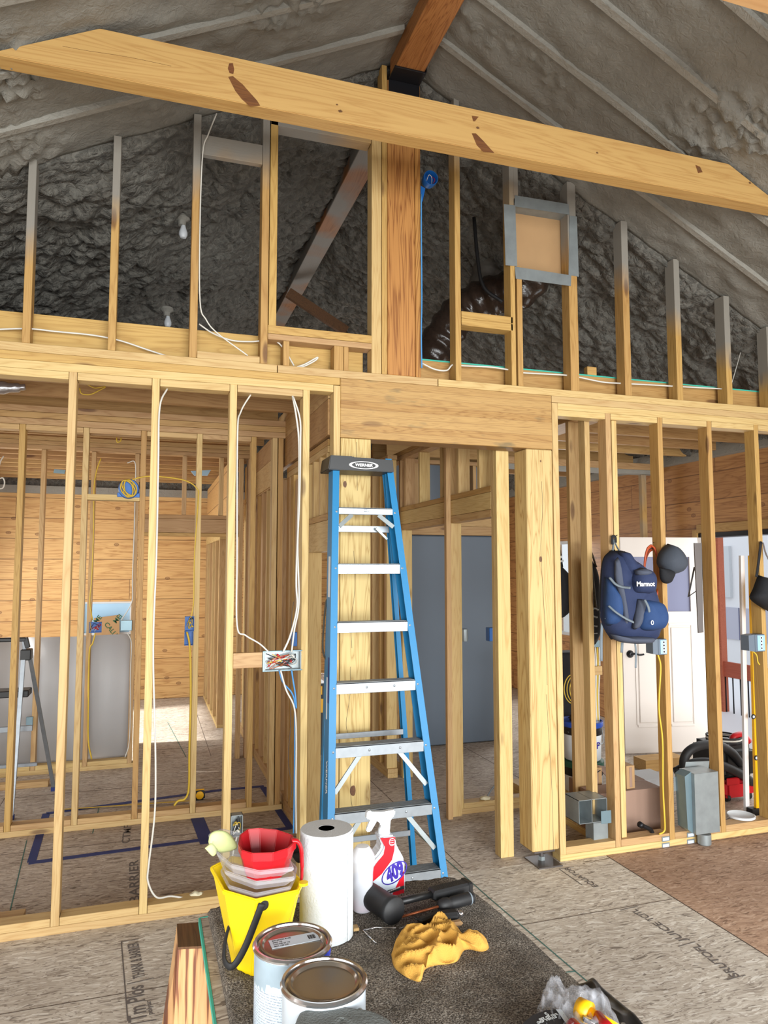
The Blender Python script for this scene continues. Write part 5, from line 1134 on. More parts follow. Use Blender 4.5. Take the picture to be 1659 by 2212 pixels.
# boxes
bb = thing('cardboard_box', 'big brown cardboard box standing open behind the right stud wall', 'box', at(1395, 1800, Y=.3))
c0 = at(1358, 1803, Y=.22); c1 = at(1432, 1796, Y=.22); zt_ = at(1395, 1704, Y=.22).z
box('carton', 'cardboard_brown', c0.x-.25, c1.x, .22, .395, 0, zt_, bb)
bm = bmesh.new(); vs = [bm.verts.new(Vector(v)-bb.location) for v in ((c0.x, .397, zt_), (c1.x, .397, zt_+.0), (c1.x-.03, .56, zt_+.02), (c0.x, .56, zt_+.08))]; bm.faces.new(vs)
g = bmesh.ops.extrude_face_region(bm, geom=bm.faces[:]); bmesh.ops.translate(bm, verts=[v for v in g['geom'] if isinstance(v, bmesh.types.BMVert)], vec=(0, 0, .004)); mk('flap', bm, 'cardboard_brown', bb)
def carton(label, p0, p1, y, d, mat='cardboard', z0=None, rot=0):
    a, b_ = at(*p0, Y=y), at(*p1, Y=y)
    if z0 is not None: b_.z = z0
    t_ = thing('cardboard_box', label, 'box', ((a.x+b_.x)/2, y, b_.z), group=None)
    box('carton', mat, a.x, b_.x, y, y+d, b_.z, a.z, t_, bev=.002); box('packing_tape', 'cardboard_brown', (a.x+b_.x)/2-.01, (a.x+b_.x)/2+.01, y-.001, y, b_.z+.01, a.z-.01, t_); return t_
carton('medium carton with a black swoosh on the cardboard, left of the double stud', (1279, 1660), (1301, 1698), .45, .22)
tube('print_mark', 'dark_ink', [at(1284, 1664, Y=.446), at(1290, 1668, Y=.446), at(1297, 1664, Y=.446)], .003, None); tag(bpy.data.objects['print_mark'], 'black curved print mark on the medium carton', 'print')
carton('flat brown carton under the medium carton', (1272, 1700), (1306, 1728), .44, .25, 'cardboard_brown', 0)
carton('small carton with a black edge resting on the big box flap', (1353, 1655), (1372, 1702), .25, .10, 'cardboard', zt_+.001)
tag(box('grey_carton', 'grey_panel', at(1372, 1700, Y=.7).x, at(1382, 1700, Y=.7).x+.25, .65, .9, 0, at(1380, 1682, Y=.7).z), 'flattened grey carton behind the small carton', 'box')
# buckets
p = at(1268, 1735, Y=.95); bk = thing('bucket', 'white pail with a blue lid and a letter P, on top of the pail stack', 'bucket', (p.x, 1.0, at(1260, 1655, Y=.8).z))
zt_ = at(1260, 1572, Y=.8).z; zb_ = bk.location.z; R_ = .15
lathe('pail', 'white_plastic', [(.132, 0), (.14, .01), (.148, zt_-zb_-.06), (.148, zt_-zb_)], bk, (0, 0, 0), 36)
lathe('pail_band', 'black_plastic', [(.15, zt_-zb_-.085), (.154, zt_-zb_-.08), (.154, zt_-zb_-.03), (.15, zt_-zb_-.03)], bk, (0, 0, 0), 36)
lathe('lid', 'blue_lid', [(.156, zt_-zb_-.028), (.162, zt_-zb_-.02), (.162, zt_-zb_+.012), (.15, zt_-zb_+.014), (.148, zt_-zb_+.002), (.01, zt_-zb_)], bk, (0, 0, 0), 36)
tube('bail_wire', 'galvanised', [(p.x-.15, .96, zt_-.06), (p.x-.05, .84, zt_-.12), (p.x+.08, .85, zt_-.14), (p.x+.15, .95, zt_-.06)], .003, bk)
t = text('label_text', 'P', .07, 'purple_ink', Vector((p.x+.035, .86, zb_+.12))-bk.location, (RAD(90), 0, RAD(8)), bk, ext=.001)
box('label', 'white_label', -.12, -.03, -.142, -.10, .03, .2, bev=.0).parent = bk
blob('lid_clutter', 'black_rubber', .05, bk, (-.05, 0, zt_-zb_+.03), squash=(1, 1, .6), seed=5)
b3 = thing('bucket', 'dark pail with a green lid at the bottom of the pail stack', 'bucket', (p.x, 1.0, 0)); 
lathe('pail', 'white_plastic', [(.132, 0.0), (.14, .01), (.148, zb_-.1), (.148, zb_-.02)], b3, (0, 0, 0), 36); lathe('pail_band', 'black_plastic', [(.15, zb_-.11), (.154, zb_-.1), (.154, zb_-.05), (.15, zb_-.05)], b3, (0, 0, 0), 36); lathe('lid', 'green_lid', [(.156, zb_-.05), (.162, zb_-.045), (.162, zb_-.008), (.01, zb_-.006)], b3, (0, 0, 0), 36)
# cable bundle and black sheet by the post
cbn = thing('cable_bundle', 'bundle of white and yellow cables hanging under a blue plate left of the backpack', 'cable', at(1280, 1395, Y=.9))
a, b_ = at(1262, 1384, Y=.9), at(1296, 1398, Y=.9); box('plate', 'galvanised_blue', a.x-.02, b_.x, .9, .93, b_.z, a.z, cbn)
for k in range(8): tube('strand', ('yellow_cable', 'white_cable', 'white_cable')[k % 3] if k else 'yellow_cable', [at(1266+4*k, 1398, Y=.91), at(1270+3.6*k, 1440, Y=.9), at(1272+3*k, 1500, Y=.91), at(1276+2.6*k, 1556, Y=.92)], .006, cbn)
tag(wbox('board', 'warm', at(1262, 1450, Y=.88).x, at(1298, 1450, Y=.88).x, .86, .88, at(1280, 1458, Y=.88).z, at(1280, 1439, Y=.88).z), 'short board fixed across the hanging cable bundle', 'board')
cc_ = thing('cable_coil', 'loose coil of yellow cable hanging beside the post, on the black sheet', 'cable', at(1225, 1455, Y=.8))
for k in range(3): c = at(1240+k*2, 1488, Y=.8); tube('coil_loop', 'yellow_cable', [c+Vector(((.085-.01*k)*sin(t*pi/6), -.01*k, (.11-.008*k)*cos(t*pi/6))) for t in range(13)], .004, cc_)
pt = at(1232, 1410, Y=1.3); tag(box('black_sheet', 'black_cloth', at(1205, 1450, Y=1.3).x, at(1262, 1450, Y=1.3).x, 1.30, 1.5, 0, pt.z, bev=.02), 'tall black cloth-covered pile behind the pails', 'pile')
# vacuum
vc = thing('shop_vacuum', 'red and black shop vacuum with a thick black hose near the doorway', 'vacuum cleaner', at(1600, 1757, z=0)); L = vc.location; vy = .55
a, b_ = at(1568, 1688, Y=vy), at(1640, 1765, Y=vy); cx_ = (a.x+b_.x)/2; hw_ = (b_.x-a.x)/2
box('tank', 'red_plastic', a.x, b_.x, vy, vy+.36, .03, a.z, vc, bev=.03, seg=3); z2_ = at(1600, 1612, Y=vy).z
box('motor_head', 'black_plastic', a.x-.02, b_.x, vy-.01, vy+.36, a.z, z2_, vc, bev=.04, seg=3)
box('latch', 'red_plastic', a.x+.0, a.x+.12, vy-.015, vy+.0, a.z-.03, a.z+.025, vc, bev=.006)
o = at(1590, 1592, Y=vy+.1); tube('carry_handle', 'red_plastic', [(o.x-.04, vy+.1, z2_), (o.x-.02, vy+.1, o.z+.0), (o.x+.06, vy+.1, o.z+.01), (o.x+.12, vy+.1, z2_)], .028, vc, 12)
for k in range(3): tube('power_cord', 'white_cable' if k == 1 else 'dark_ink', [(cx_+(hw_*.8)*cos(t*pi/6), vy+.17+.13*sin(t*pi/6), z2_+.012+.015*k) for t in range(13)], .007, vc)
tube('hose', 'black_rubber', [at(1480, 1690, Y=.45), at(1478, 1640, Y=.42), at(1500, 1615, Y=.42), at(1545, 1608, Y=.45), at(1580, 1625, Y=.5), at(1600, 1650, Y=.54)], .032, vc, 14)
tube('hose', 'black_rubber', [at(1458, 1668, Y=.48), at(1500, 1648, Y=.45), at(1550, 1650, Y=.46), at(1600, 1672, Y=.52), at(1625, 1690, Y=.54)], .032, vc, 14)
for s_ in (0, 1): lathe('caster', 'black_rubber', [(0, -.015), (.03, -.012), (.03, .012), (0, .015)], vc, Vector(((a.x if s_ else b_.x)-(-.05 if s_ else .05), vy+.05, .03))-L, 16, mtx=Matrix.Rotation(RAD(90), 4, 'Y'))
# spirit level, trim board, lid
lv = thing('spirit_level', 'tall yellow spirit level leaning upright at the right edge of the photo', 'level', at(1632, 1750, Y=.25)); y_ = .25
a, b_ = at(1617, 1200, Y=y_), at(1640, 1748, Y=y_)
barobj('rail', 'yellow_tool', (b_.x-.012, y_, b_.z), (a.x+.028, y_, a.z), .05, .025, (0, 1, 0), lv, bev=.002)
for px, py in ((1627, 1548), (1633, 1637)):
    q = at(px, py, Y=y_-.014); lathe('vial_ring', 'black_plastic', [(.018, 0), (.018, .004), (.0, .004)], lv, q-lv.location, 20, mtx=Matrix.Rotation(RAD(90), 4, 'X')); lathe('vial', 'white_label', [(.010, .004), (.010, .006), (0, .006)], lv, q-lv.location, 16, mtx=Matrix.Rotation(RAD(90), 4, 'X'))
o = at(1630, 1748, Y=y_); box('end_cap', 'black_rubber', o.x-.045, o.x+.03, y_-.03, y_+.03, 0, o.z+.01, lv, bev=.004)
tag(barobj('white_strip', 'white_siding', (b_.x-.06, .305, 0.01), (a.x-.01, .305, a.z+.0), .035, .02, (0, 1, 0)), 'tall white trim strip beside the yellow spirit level', 'trim strip')
ll = thing('pail_cover', 'round white bucket lid lying on the right sole plate', 'lid', at(1618, 1772, z=.08)); ll.location.z = .0425; ll.location.y = .10
lathe('lid_disc', 'white_plastic', [(.0, 0), (.085, 0), (.09, .004), (.09, .016), (.085, .018), (.08, .014), (0, .013)], ll, (0, 0, .038), 40)
tag(wbox('threshold_board', 'gold', at(1355, 1640, z=.05).x, at(1460, 1640, z=.05).x, 1.45, 1.62, 0, .10), 'short thick board on the floor in front of the white door', 'board')
# ================================================================ WHITE DOOR, OUTDOORS
dr = thing('entry_door', 'open white panelled entry door with black lever handle', 'door', (5.57, 1.87, 0))
h0 = Vector((5.56, 1.86, .02)); h1 = at(1347, 1625, z=.02); h1.z = .02; ang = math.atan2(h1.y-h0.y, h1.x-h0.x); Wd = (h1-h0).length
DM = Matrix.Translation(h0) @ Matrix.Rotation(ang, 4, 'Z')
def dbox(name, mat, u0, u1, t0, t1, z0, z1, parent=dr, bev=.002):
    bm = bmesh.new(); bmbox(bm, u0, u1, t0, t1, z0, z1)
    if bev: bmesh.ops.bevel(bm, geom=list(bm.edges), offset=bev, segments=1, affect='EDGES')
    for v in bm.verts: v.co = DM @ v.co-Vector(dr.location)
    return mk(name, bm, mat, parent)
# u: from hinge to free edge, +t faces the camera
H_ = 2.05; zg0, zg1 = 1.33, 1.86
for q in ((0, Wd, 0, zg0), (0, Wd, zg1, H_), (0, .13, zg0, zg1), (Wd-.13, Wd, zg0, zg1), (Wd/2-.05, Wd/2+.05, zg0, zg1)): dbox('door_leaf', 'white_door', q[0], q[1], .0, .044, q[2], q[3], bev=0)
for u0, u1 in ((.13, Wd/2-.05), (Wd/2+.05, Wd-.13)):
    dbox('glass_pane', 'window_dark', u0, u1, .016, .026, zg0, zg1, bev=0); dbox('raised_panel', 'white_door', u0+.02, u1-.02, .044, .052, .28, 1.18, bev=.006)
    for q in ((u0, u1, .24, .262), (u0, u1, 1.198, 1.22)): dbox('panel_moulding', 'white_door', q[0], q[1], .044, .05, q[2], q[3])
    for a_ in (u0-.01, u1-.01): dbox('panel_moulding', 'white_door', a_, a_+.02, .044, .05, .262, 1.198)
def dpt(u, t, z): return DM @ Vector((u, t, z))
hz = 1.0; rot = Matrix.Rotation(ang, 4, 'Z') @ Matrix.Rotation(RAD(-90), 4, 'X')
lathe('rose', 'bronze', [(.036, 0), (.036, .008), (.018, .03), (0, .032)], dr, dpt(Wd-.07, .044, .93)-dr.location, 20, mtx=rot); lathe('deadbolt', 'bronze', [(.034, 0), (.034, .012), (.02, .03), (0, .031)], dr, dpt(Wd-.07, .044, 1.08)-dr.location, 20, mtx=rot)
tube('lever', 'bronze', [dpt(Wd-.07, .07, .93), dpt(Wd-.11, .085, .935), dpt(Wd-.15, .085, .925), dpt(Wd-.19, .085, .93)], .009, dr)
tag(S(box('floor_deck', 'white_siding', XR+.16, 9.5, -3, 6, -.12, -.02, bev=0)), None)
rail = thing('deck_railing', 'reddish wooden deck railing with black balusters outside the doorway', 'railing', (7.2, 1.5, 0)); X_ = 7.3
za, zb2, zc2, zd = at(1590, 1433, X=X_).z, at(1590, 1466, X=X_).z, at(1590, 1566, X=X_).z, at(1590, 1590, X=X_).z
box('top_rail', 'deck_red', X_, X_+.04, -.6, 3.9, zb2, za, rail); box('bottom_rail', 'deck_red', X_, X_+.04, -.6, 3.9, zd-.05, zc2, rail)
for k in range(36): y = -.5+.12*k; rod('baluster', 'bronze', (X_+.02, y, zc2), (X_+.02, y, zb2), .008, rail, 8)
ypost = at(1555, 1300, X=X_).y; box('post', 'deck_red', X_-.02, X_+.07, ypost-.02, ypost+.07, -.1, 2.5, rail)
hs = thing('neighbour_house', 'white neighbouring house with lilac lower siding beyond the doorway', 'house', (13, 4, 0)); XH = 13.0
zl0, zl1 = at(1580, 1380, X=XH).z, at(1580, 1312, X=XH).z
box('wall', 'white_siding', XH, XH+.3, -6, 14, -.5, 5.5, hs, bev=0); box('lower_siding', 'lilac_siding', XH-.03, XH, -6, 14, zl0, zl1, hs, bev=0)
for k in range(40): y = -4+.42*k; box('batten', 'window_dark', XH-.045, XH-.03, y, y+.02, zl0, zl1, hs, bev=0)
yw0, yw1 = at(1582, 1250, X=XH).y, at(1546, 1250, X=XH).y; zw0, zw1 = at(1570, 1290, X=XH).z, at(1570, 1180, X=XH).z
wn = box('window', 'white_plastic', XH-.08, XH, min(yw0, yw1), max(yw0, yw1), zw0, zw1, hs); box('pane', 'leaf', XH-.085, XH-.08, min(yw0, yw1)+.15, max(yw0, yw1)-.15, zw0+.12, zw1-.12, wn)
p0, p1 = at(1546, 1176, X=XR+.2), at(1597, 1186, X=XR+.2)
tag(S(box('floor_ground', 'concrete', XR+.16, 40, -30, 40, -.8, -.6, bev=0)), None)
# dark tool case seen behind the ladder in the hall
tcs = thing('tool_case', 'black and yellow tool case standing in the hall left of the ladder', 'tool case', at(690, 1580, Y=2.9)); y_ = 2.9
a, b_ = at(678, 1478, Y=y_), at(712, 1575, Y=y_); tcs.location = ((a.x+b_.x)/2, y_+.15, 0)
box('case_body', 'black_plastic', a.x, b_.x, y_, y_+.3, .0, a.z, tcs, bev=.02, seg=2); box('case_band', 'yellow_tool', a.x+.01, b_.x-.01, y_-.006, y_, b_.z+.16, a.z-.14, tcs); box('latch', 'yellow_tool', a.x+.04, a.x+.08, y_-.012, y_, a.z-.1, a.z-.02, tcs)
blob('plastic_wrap', 'film', .09, tcs, Vector(((a.x+b_.x)/2, y_+.1, a.z+.03))-Vector(tcs.location), amp=.5, squash=(1, 1, .6))
for (px, py, lb, yy, X__) in ((1068, 1372, 'blue plastic switch box fixed beside the grey doors', .95, None), (687, 1322, 'small blue box on the hall studs left of the ladder', .0, None)):
    pass
a, b_ = at(1058, 1358, Y=.9), at(1077, 1387, Y=.9); tag(box('switch_box', 'blue_box', a.x+.03, 2.899, .965, 1.03, b_.z, a.z, bev=.003), 'blue plastic switch box in front of the grey doors', 'electrical box')
a, b_ = at(632, 1366, Y=.5), at(642, 1396, Y=.5); tag(box('switch_box', 'blue_box', a.x, b_.x, .50, .56, b_.z, a.z, bev=.003), 'blue plastic box behind the cables above the large metal box', 'electrical box')
# ================================================================ WORK TABLE IN FRONT
TZ = .79
tb_ = thing('work_table', 'makeshift work table of strand board with a teal edge in the foreground', 'table', (.95, -2.5, 0))
box('board_top', 'osb_mid', .552, 1.30, -3.35, -1.79, TZ-.02, TZ-.004, tb_, bev=0)
box('teal_edge', 'teal_edge', .546, .5515, -3.35, -1.79, TZ-.021, TZ-.003, tb_, bev=0); box('teal_edge', 'teal_edge', .5515, 1.30, -1.79, -1.786, TZ-.021, TZ-.003, tb_, bev=0)
for x in (.62, 1.2):
    for y in (-1.95, -3.2): wbox('leg', 'warm', x-.045, x+.045, y-.02, y+.02, 0, TZ-.1, tb_)
for y in (-1.95, -3.2): wbox('cross_bar', 'gold', .58, 1.26, y-.02, y+.02, TZ-.099, TZ-.021, tb_)
# stained post block standing left of the table
def Z(px, py, z): return at(px, py, z=z)
zt_ = .745
top = [Z(384, 2051, zt_), Z(452, 2048, zt_), Z(436, 1996, zt_), Z(382, 2000, zt_)]
n0, n1 = top[0], top[1]
bot = [Vector((at(362, 2300, Y=n0.y-.03).x, n0.y-.03, .2)), Vector((at(520, 2300, Y=n0.y-.03).x, n0.y-.03, .2)), Vector((top[2].x+.06, top[2].y, .2)), Vector((at(300, 2360, Y=top[3].y).x+.02, top[3].y, .2))]
mid = [Vector((v.x, v.y, 0)) for v in bot]
pb_ = thing('stained_block', 'pale timber block with dark stain drips standing left of the work table', 'timber block', (n0.x, n0.y, 0))
loft('block_body', 'drip_wood', [mid, bot, top], pb_, close_top=True)
loft('stained_top', 'dark_stained_y', [[v+Vector((0, 0, .0005)) for v in top], [v+Vector((0, 0, .006)) for v in top]], pb_, close_top=True)
# towel covering the table
pts = []
def towel():
    bm = bmesh.new(); nx, ny = 110, 150; rows = []
    for j in range(ny+1):
        v = j/ny; y = -1.775-1.6*v; row = []
        xl = .572+.006*sin(v*5); xr = 1.335+.085*min(1, v*1.9)+.01*sin(v*9)
        for i in range(nx+1):
            u = i/nx; x = xl+(xr-xl)*u
            h = .012+.006*noise.fractal(Vector((x*7, y*7, 3)), 1, 2, 3)+.0025*noise.noise(Vector((x*90, y*90, 1)))
            h += .010*max(0, 1-abs(u-.05)*18)
            if x > 1.30: h -= (x-1.30)*.25
            if u == 0 or u == 1 or j == 0: h = .0 if x <= 1.30 else h-.006
            row.append(bm.verts.new((x-1, y+2.5, max(h, .0) if x <= 1.3 else h)))
        rows.append(row)
    for a, b_ in zip(rows, rows[1:]):
        for i in range(nx): bm.faces.new((a[i], a[i+1], b_[i+1], b_[i]))
    g = bmesh.ops.extrude_face_region(bm, geom=bm.faces[:])
    for v in [v for v in g['geom'] if isinstance(v, bmesh.types.BMVert)]: v.co.z += .004
    return mk('towel', bm, 'towel', None, (1, -2.5, TZ-.0035), True)
tag(towel(), 'brown fluffy towel spread over the foreground work table', 'towel')
TT = TZ+.013
def can(label, c, extra=None):
    t_ = thing('paint_can', label, 'paint can', (c.x, c.y, TT)); r, h = .0795, .178
    lathe('can_body', 'can_label', [(r-.002, 0), (r, .003), (r, h-.006)], t_, (0, 0, 0), 64)
    lathe('rim', 'tin', [(r, h-.006), (r+.0035, h-.004), (r+.004, h), (r+.001, h+.004), (r-.004, h+.003), (r-.006, h-.003), (r-.010, h-.005)], t_, (0, 0, 0), 64)
    ld_ = lathe('lid', 'tin_lid', [(r-.010, h-.005), (r-.012, h+.001), (r-.016, h+.0015), (r-.020, h-.004), (r-.022, h-.004), (.001, h-.003)], t_, (0, 0, 0), 64)
    for k, ax_ in enumerate((1, -1)):
        pass
    return t_, r, h
c1 = at(632, 2035, z=TT+.178); k1, r, h = can('paint can with a white label on its lid and blue paint on its rim', c1)
lb = thing('dummy', None, None) if False else None
d = (at(700, 2015, z=TT+h)-at(570, 2040, z=TT+h)); a_ = math.atan2(d.y, d.x)
lo_ = at(636, 2028, z=TT+h)-Vector((c1.x, c1.y, TT)); bm = bmesh.new(); bmbox(bm, -.052, .052, -.018, .018, 0, .0006)
lo_.z = h-.003; o = mk('lid_label', bm, 'white_label', k1, lo_); o.rotation_euler = (0, 0, a_)
rnd = random.Random(3)
for i, s_ in enumerate(('EXTERIOR BASE', '6403 1G', 'COLOR 07 Y3', 'MIX 128 OZ')):
    text('label_text', s_, .0058, 'dark_ink', (-.046, .012-.008*i, .0008), (0, 0, 0), o, ext=.0001)
bm = bmesh.new()
for i in range(9): bmbox(bm, .030+.0018*i, .0308+.0018*i+.0006*(i % 3 == 0), -.008, .008, .0006, .001)
tag(mk('barcode', bm, 'dark_ink', o), kind='stuff')
bm = bmesh.new(); n = 22; prev = None
for i in range(n+1):
    th = RAD(-75+62*i/n); zt2 = h-.007; zb2_ = h-.020+.005*noise.noise(Vector((i*.6, 2, 1)))
    cur = [bm.verts.new(((r+.0012)*cos(th), (r+.0012)*sin(th), z)) for z in (zb2_, zt2)]
    if prev: bm.faces.new((prev[0], cur[0], cur[1], prev[1]))
    prev = cur
o = mk('blue_paint_streak', bm, 'blue_paint', k1); o.data.materials[0] = MT['blue_paint']
bm = bmesh.new(); prev = None
for i in range(30):
    th = RAD(-178+88*i/29); cur = [bm.verts.new(((r+.0008)*cos(th), (r+.0008)*sin(th), z)) for z in (h-.05+.012*noise.noise(Vector((i*.7, 0, 4)))-.012*(i < 12), h-.007)]
    if prev: bm.faces.new((prev[0], cur[0], cur[1], prev[1]))
    prev = cur
mk('grey_paint_smear', bm, 'grey_blue_paint', k1)
c2_ = at(700, 2118, z=TT+.178); k2, r, h = can('nearest paint can with a plain tin lid and a bail ear', c2_)
k2.children[0].data = k2.children[0].data.copy(); [x for x in k2.children if x.name.startswith('can_body')][0].data.materials[0] = MT['white_label']
th = RAD(-52); lathe('bail_ear', 'galvanised', [(.019, 0), (.017, .006), (.010, .010), (0, .008)], k2, (r*cos(th), r*sin(th), h-.045), 20, mtx=Matrix.Rotation(th, 4, 'Z') @ Matrix.Rotation(RAD(90), 4, 'Y'))
# paper towel roll
pc = at(704, 2018, z=TT); pr_ = thing('paper_towel_roll', 'white paper towel roll standing behind the paint cans', 'paper towel', (pc.x, pc.y, TT)); R_ = .070; Hh = .272
lathe('paper', 'paper', [(R_-.002, 0), (R_, .003), (R_, Hh-.003), (R_-.002, Hh)], pr_, (0, 0, 0), 64)
bpy.data.objects[pr_.children[0].name].data.materials[0] = MT['paper']
lathe('paper_end', 'paper_edge', [(R_-.002, Hh), (.0215, Hh+.0005), (.0215, Hh-.06)], pr_, (0, 0, 0), 48); lathe('cardboard_core', 'core_card', [(.0212, Hh-.001), (.0200, Hh-.001), (.0200, Hh-.10), (.001, Hh-.101)], pr_, (0, 0, 0), 32)
th = RAD(-52); bm = bmesh.new(); prev = None
for i in range(14):
    t_ = th+RAD(3.2*i); cur = [bm.verts.new(((R_+.0016)*cos(t_), (R_+.0016)*sin(t_), z)) for z in (.001, Hh-.004)]
    if prev: bm.faces.new((prev[0], cur[0], cur[1], prev[1]))
    prev = cur
mk('loose_sheet', bm, 'paper', pr_)
# spray bottle
by = at(832, 1925, z=TT).y; sb = thing('spray_bottle', 'red and white spray bottle marked 409 beside the paper towel roll', 'spray bottle', (at(832, 1925, z=TT).x, by, TT))
o = sb.location
def sbp(px, py): p = at(px, py, Y=by); return Vector((p.x-o.x, 0, p.z-o.z))
outline = [(798, 1930), (795, 1890), (793, 1868), (797, 1852), (812, 1836), (820, 1822), (818, 1812), (811, 1800), (848, 1798), (849, 1812), (854, 1826), (862, 1838), (868, 1852), (869, 1880), (869, 1920), (864, 1937), (845, 1944), (810, 1938)]
P = [sbp(*p) for p in outline]
def rounded(name, mat, pts, half, parent, loc=(0, 0, 0), bev=.012, sub=1):
    bm = bmesh.new(); A = [bm.verts.new((p.x, -half, p.z)) for p in pts]; B = [bm.verts.new((p.x, half, p.z)) for p in pts]; n = len(A)
    bm.faces.new(A); bm.faces.new(B[::-1])
    for i in range(n): bm.faces.new((A[i], A[(i+1) % n], B[(i+1) % n], B[i]))
    bmesh.ops.recalc_face_normals(bm, faces=bm.faces); bmesh.ops.bevel(bm, geom=list(bm.edges), offset=bev, segments=3, affect='EDGES', clamp_overlap=True)
    return mk(name, bm, mat, parent, loc, False)
body = rounded('bottle', 'milky_plastic', P, .027, sb, bev=.006)
for p in body.data.polygons: p.use_smooth = True
sharp(body, 50)
def lab(name, mat, pts, off=.0278, th=.0006, parent=sb):
    bm = bmesh.new(); A = [bm.verts.new(sbp(*p)+Vector((0, -off, 0))) for p in pts]; f = bm.faces.new(A)
    g = bmesh.ops.extrude_face_region(bm, geom=[f]); bmesh.ops.translate(bm, verts=[v for v in g['geom'] if isinstance(v, bmesh.types.BMVert)], vec=(0, -th, 0)); return mk(name, bm, mat, parent)
lab('white_label', 'white_label', [(799, 1925), (797, 1896), (800, 1872), (822, 1834), (824, 1820), (822, 1802), (845, 1801), (850, 1825), (859, 1841), (865, 1856), (866, 1905), (862, 1932), (842, 1939)])
lab('red_label', 'red_label', [(797, 1898), (797, 1872), (806, 1858), (822, 1838), (825, 1822), (815, 1803), (847, 1801), (845, 1830), (840, 1850), (818, 1880)], .0285)
lab('red_label', 'red_label', [(866, 1870), (866, 1934), (842, 1941), (835, 1935), (852, 1900)], .0285)
lab('black_band', 'dark_ink', [(820, 1918), (866, 1904), (866, 1911), (820, 1926)], .0292)
lo = sbp(845, 1877)+Vector((0, -.0293, 0)); t = text('logo_text', '409', .050, 'purple_ink', lo, (RAD(90), RAD(-24), 0), sb, ext=.0004, sx=.74, shear=.25, align='CENTER', bold=.055); t.data.transform(Matrix.Diagonal((1.0, 1.1, 1, 1)))
e = ellring('logo_ring', 'purple_ink', lo, .044, .026, .0030, sb); e.rotation_euler = (0, RAD(-32), 0)
lab('logo_field', 'white_label', [(822, 1890), (828, 1870), (845, 1855), (862, 1849), (867, 1858), (864, 1878), (850, 1893), (832, 1899)], .0288, .0003)
text('band_text', 'REMOVES 100% OF GREASE & GRIME', .0055, 'white_text', sbp(821, 1922)+Vector((0, -.0301, 0)), (RAD(90), RAD(-14), 0), sb, ext=.0001, sx=.62)
e = ellring('badge_ring', 'white_label', sbp(840, 1811)+Vector((0, -.0298, 0)), .0095, .011, .0012, sb)
for k in range(4): a = sbp(835, 1805+4*k)+Vector((0, -.030, 0)); bm = bmesh.new(); bmbox(bm, 0, .012, -.0005, 0, -.0008, .0008); mk('badge_text_line', bm, 'white_label', sb, a)
lathe('neck', 'white_plastic', [(.017, 0), (.019, .004), (.018, .02), (.013, .028)], sb, sbp(829, 1802)-Vector((0, 0, .004)), 24)
rounded('sprayer_head', 'white_plastic', [sbp(*p) for p in ((818, 1796), (822, 1778), (812, 1771), (793, 1768), (790, 1760), (797, 1752), (826, 1752), (852, 1747), (851, 1760), (842, 1768), (840, 1796))], .012, sb, bev=.004)
rounded('trigger', 'white_plastic', [sbp(*p) for p in ((800, 1768), (814, 1772), (800, 1796), (790, 1796), (791, 1790))], .007, sb, bev=.003); rounded('nozzle', 'white_plastic', [sbp(*p) for p in ((790, 1768), (791, 1752), (801, 1749), (805, 1768))], .010, sb, bev=.003)
# clear jug between roll and bottle
jc = at(783, 1965, z=TT); jg = thing('plastic_jug', 'translucent plastic bottle with pink liquid beside the paper roll', 'bottle', (jc.x, jc.y, TT))
lathe('bottle', 'milky_plastic', [(.0, 0), (.026, .001), (.028, .01), (.03, .10), (.034, .135), (.036, .14), (.034, .15), (.026, .165), (.018, .175), (0, .176)], jg, (0, 0, 0), 28); lathe('liquid', 'pink_liquid', [(0, .002), (.0255, .003), (.0265, .02), (0, .021)], jg, (0, 0, 0), 24)
# yellow bucket with nested clear liners, red cup
P0 = at(542, 2108, z=TT); nr = at(553, 1936, Y=P0.y+.0); zr = nr.z
bkt = thing('paint_pail', 'yellow handheld paint pail with a black strap handle', 'pail', (at(560, 2060, z=TT).x, at(560, 2060, z=TT).y, TT))
rimp = [(457, 1872), (484, 1922), (553, 1942), (643, 1922), (652, 1902), (610, 1860), (500, 1850)]
base = [(500, 2080), (516, 2104), (543, 2112), (592, 2100), (612, 2080), (600, 2030), (520, 2030)]
RP = [at(*p, z=zr) for p in rimp]; RP[0].z += .012; RP[0] = at(457, 1872, z=zr+.008); BP = [at(*p, z=TT+.001) for p in base]
def lerp(A, B, t, dz=0): return [a.lerp(b_, t)+Vector((0, 0, dz)) for a, b_ in zip(A, B)]
cen = sum(RP, Vector())/7
def grow(L, k, dz=0): c = sum(L, Vector())/len(L); return [c+(v-c)*k+Vector((0, 0, dz)) for v in L]
inner = [grow(BP, .9, .006), lerp(BP, RP, .5), grow(RP, .965, -.004)]
loft('pail_body', 'yellow_plastic', [BP, lerp(BP, RP, .96), grow(RP, 1.03, -.012), grow(RP, 1.035, 0), grow(RP, .97, .001), grow(lerp(BP, RP, .5), .93), grow(BP, .9, .006)], bkt, close_top=True, bev=.0025)
hp = at(566, 1948, Y=P0.y+.005)
lathe('handle_pivot', 'black_rubber', [(.0135, 0), (.0135, .006), (.009, .010), (0, .010)], bkt, hp-bkt.location+Vector((0, -.012, 0)), 20, mtx=Matrix.Rotation(RAD(90), 4, 'X'))
yh = hp.y-.025
tube('strap_handle', 'black_rubber', [at(566, 1952, Y=yh), at(552, 1990, Y=yh), at(530, 2045, Y=yh), at(510, 2080, Y=yh), at(495, 2088, Y=yh), at(484, 2070, Y=yh+.02), at(487, 2030, Y=yh+.05), at(495, 2000, Y=yh+.08)], .0085, bkt, 10, flat=.35)
lathe('magnet_tab', 'yellow_plastic', [(.012, 0), (.012, .006), (0, .006)], bkt, at(645, 1916, z=zr)-bkt.location+Vector((.012, 0, .004)), 16)
liners = []
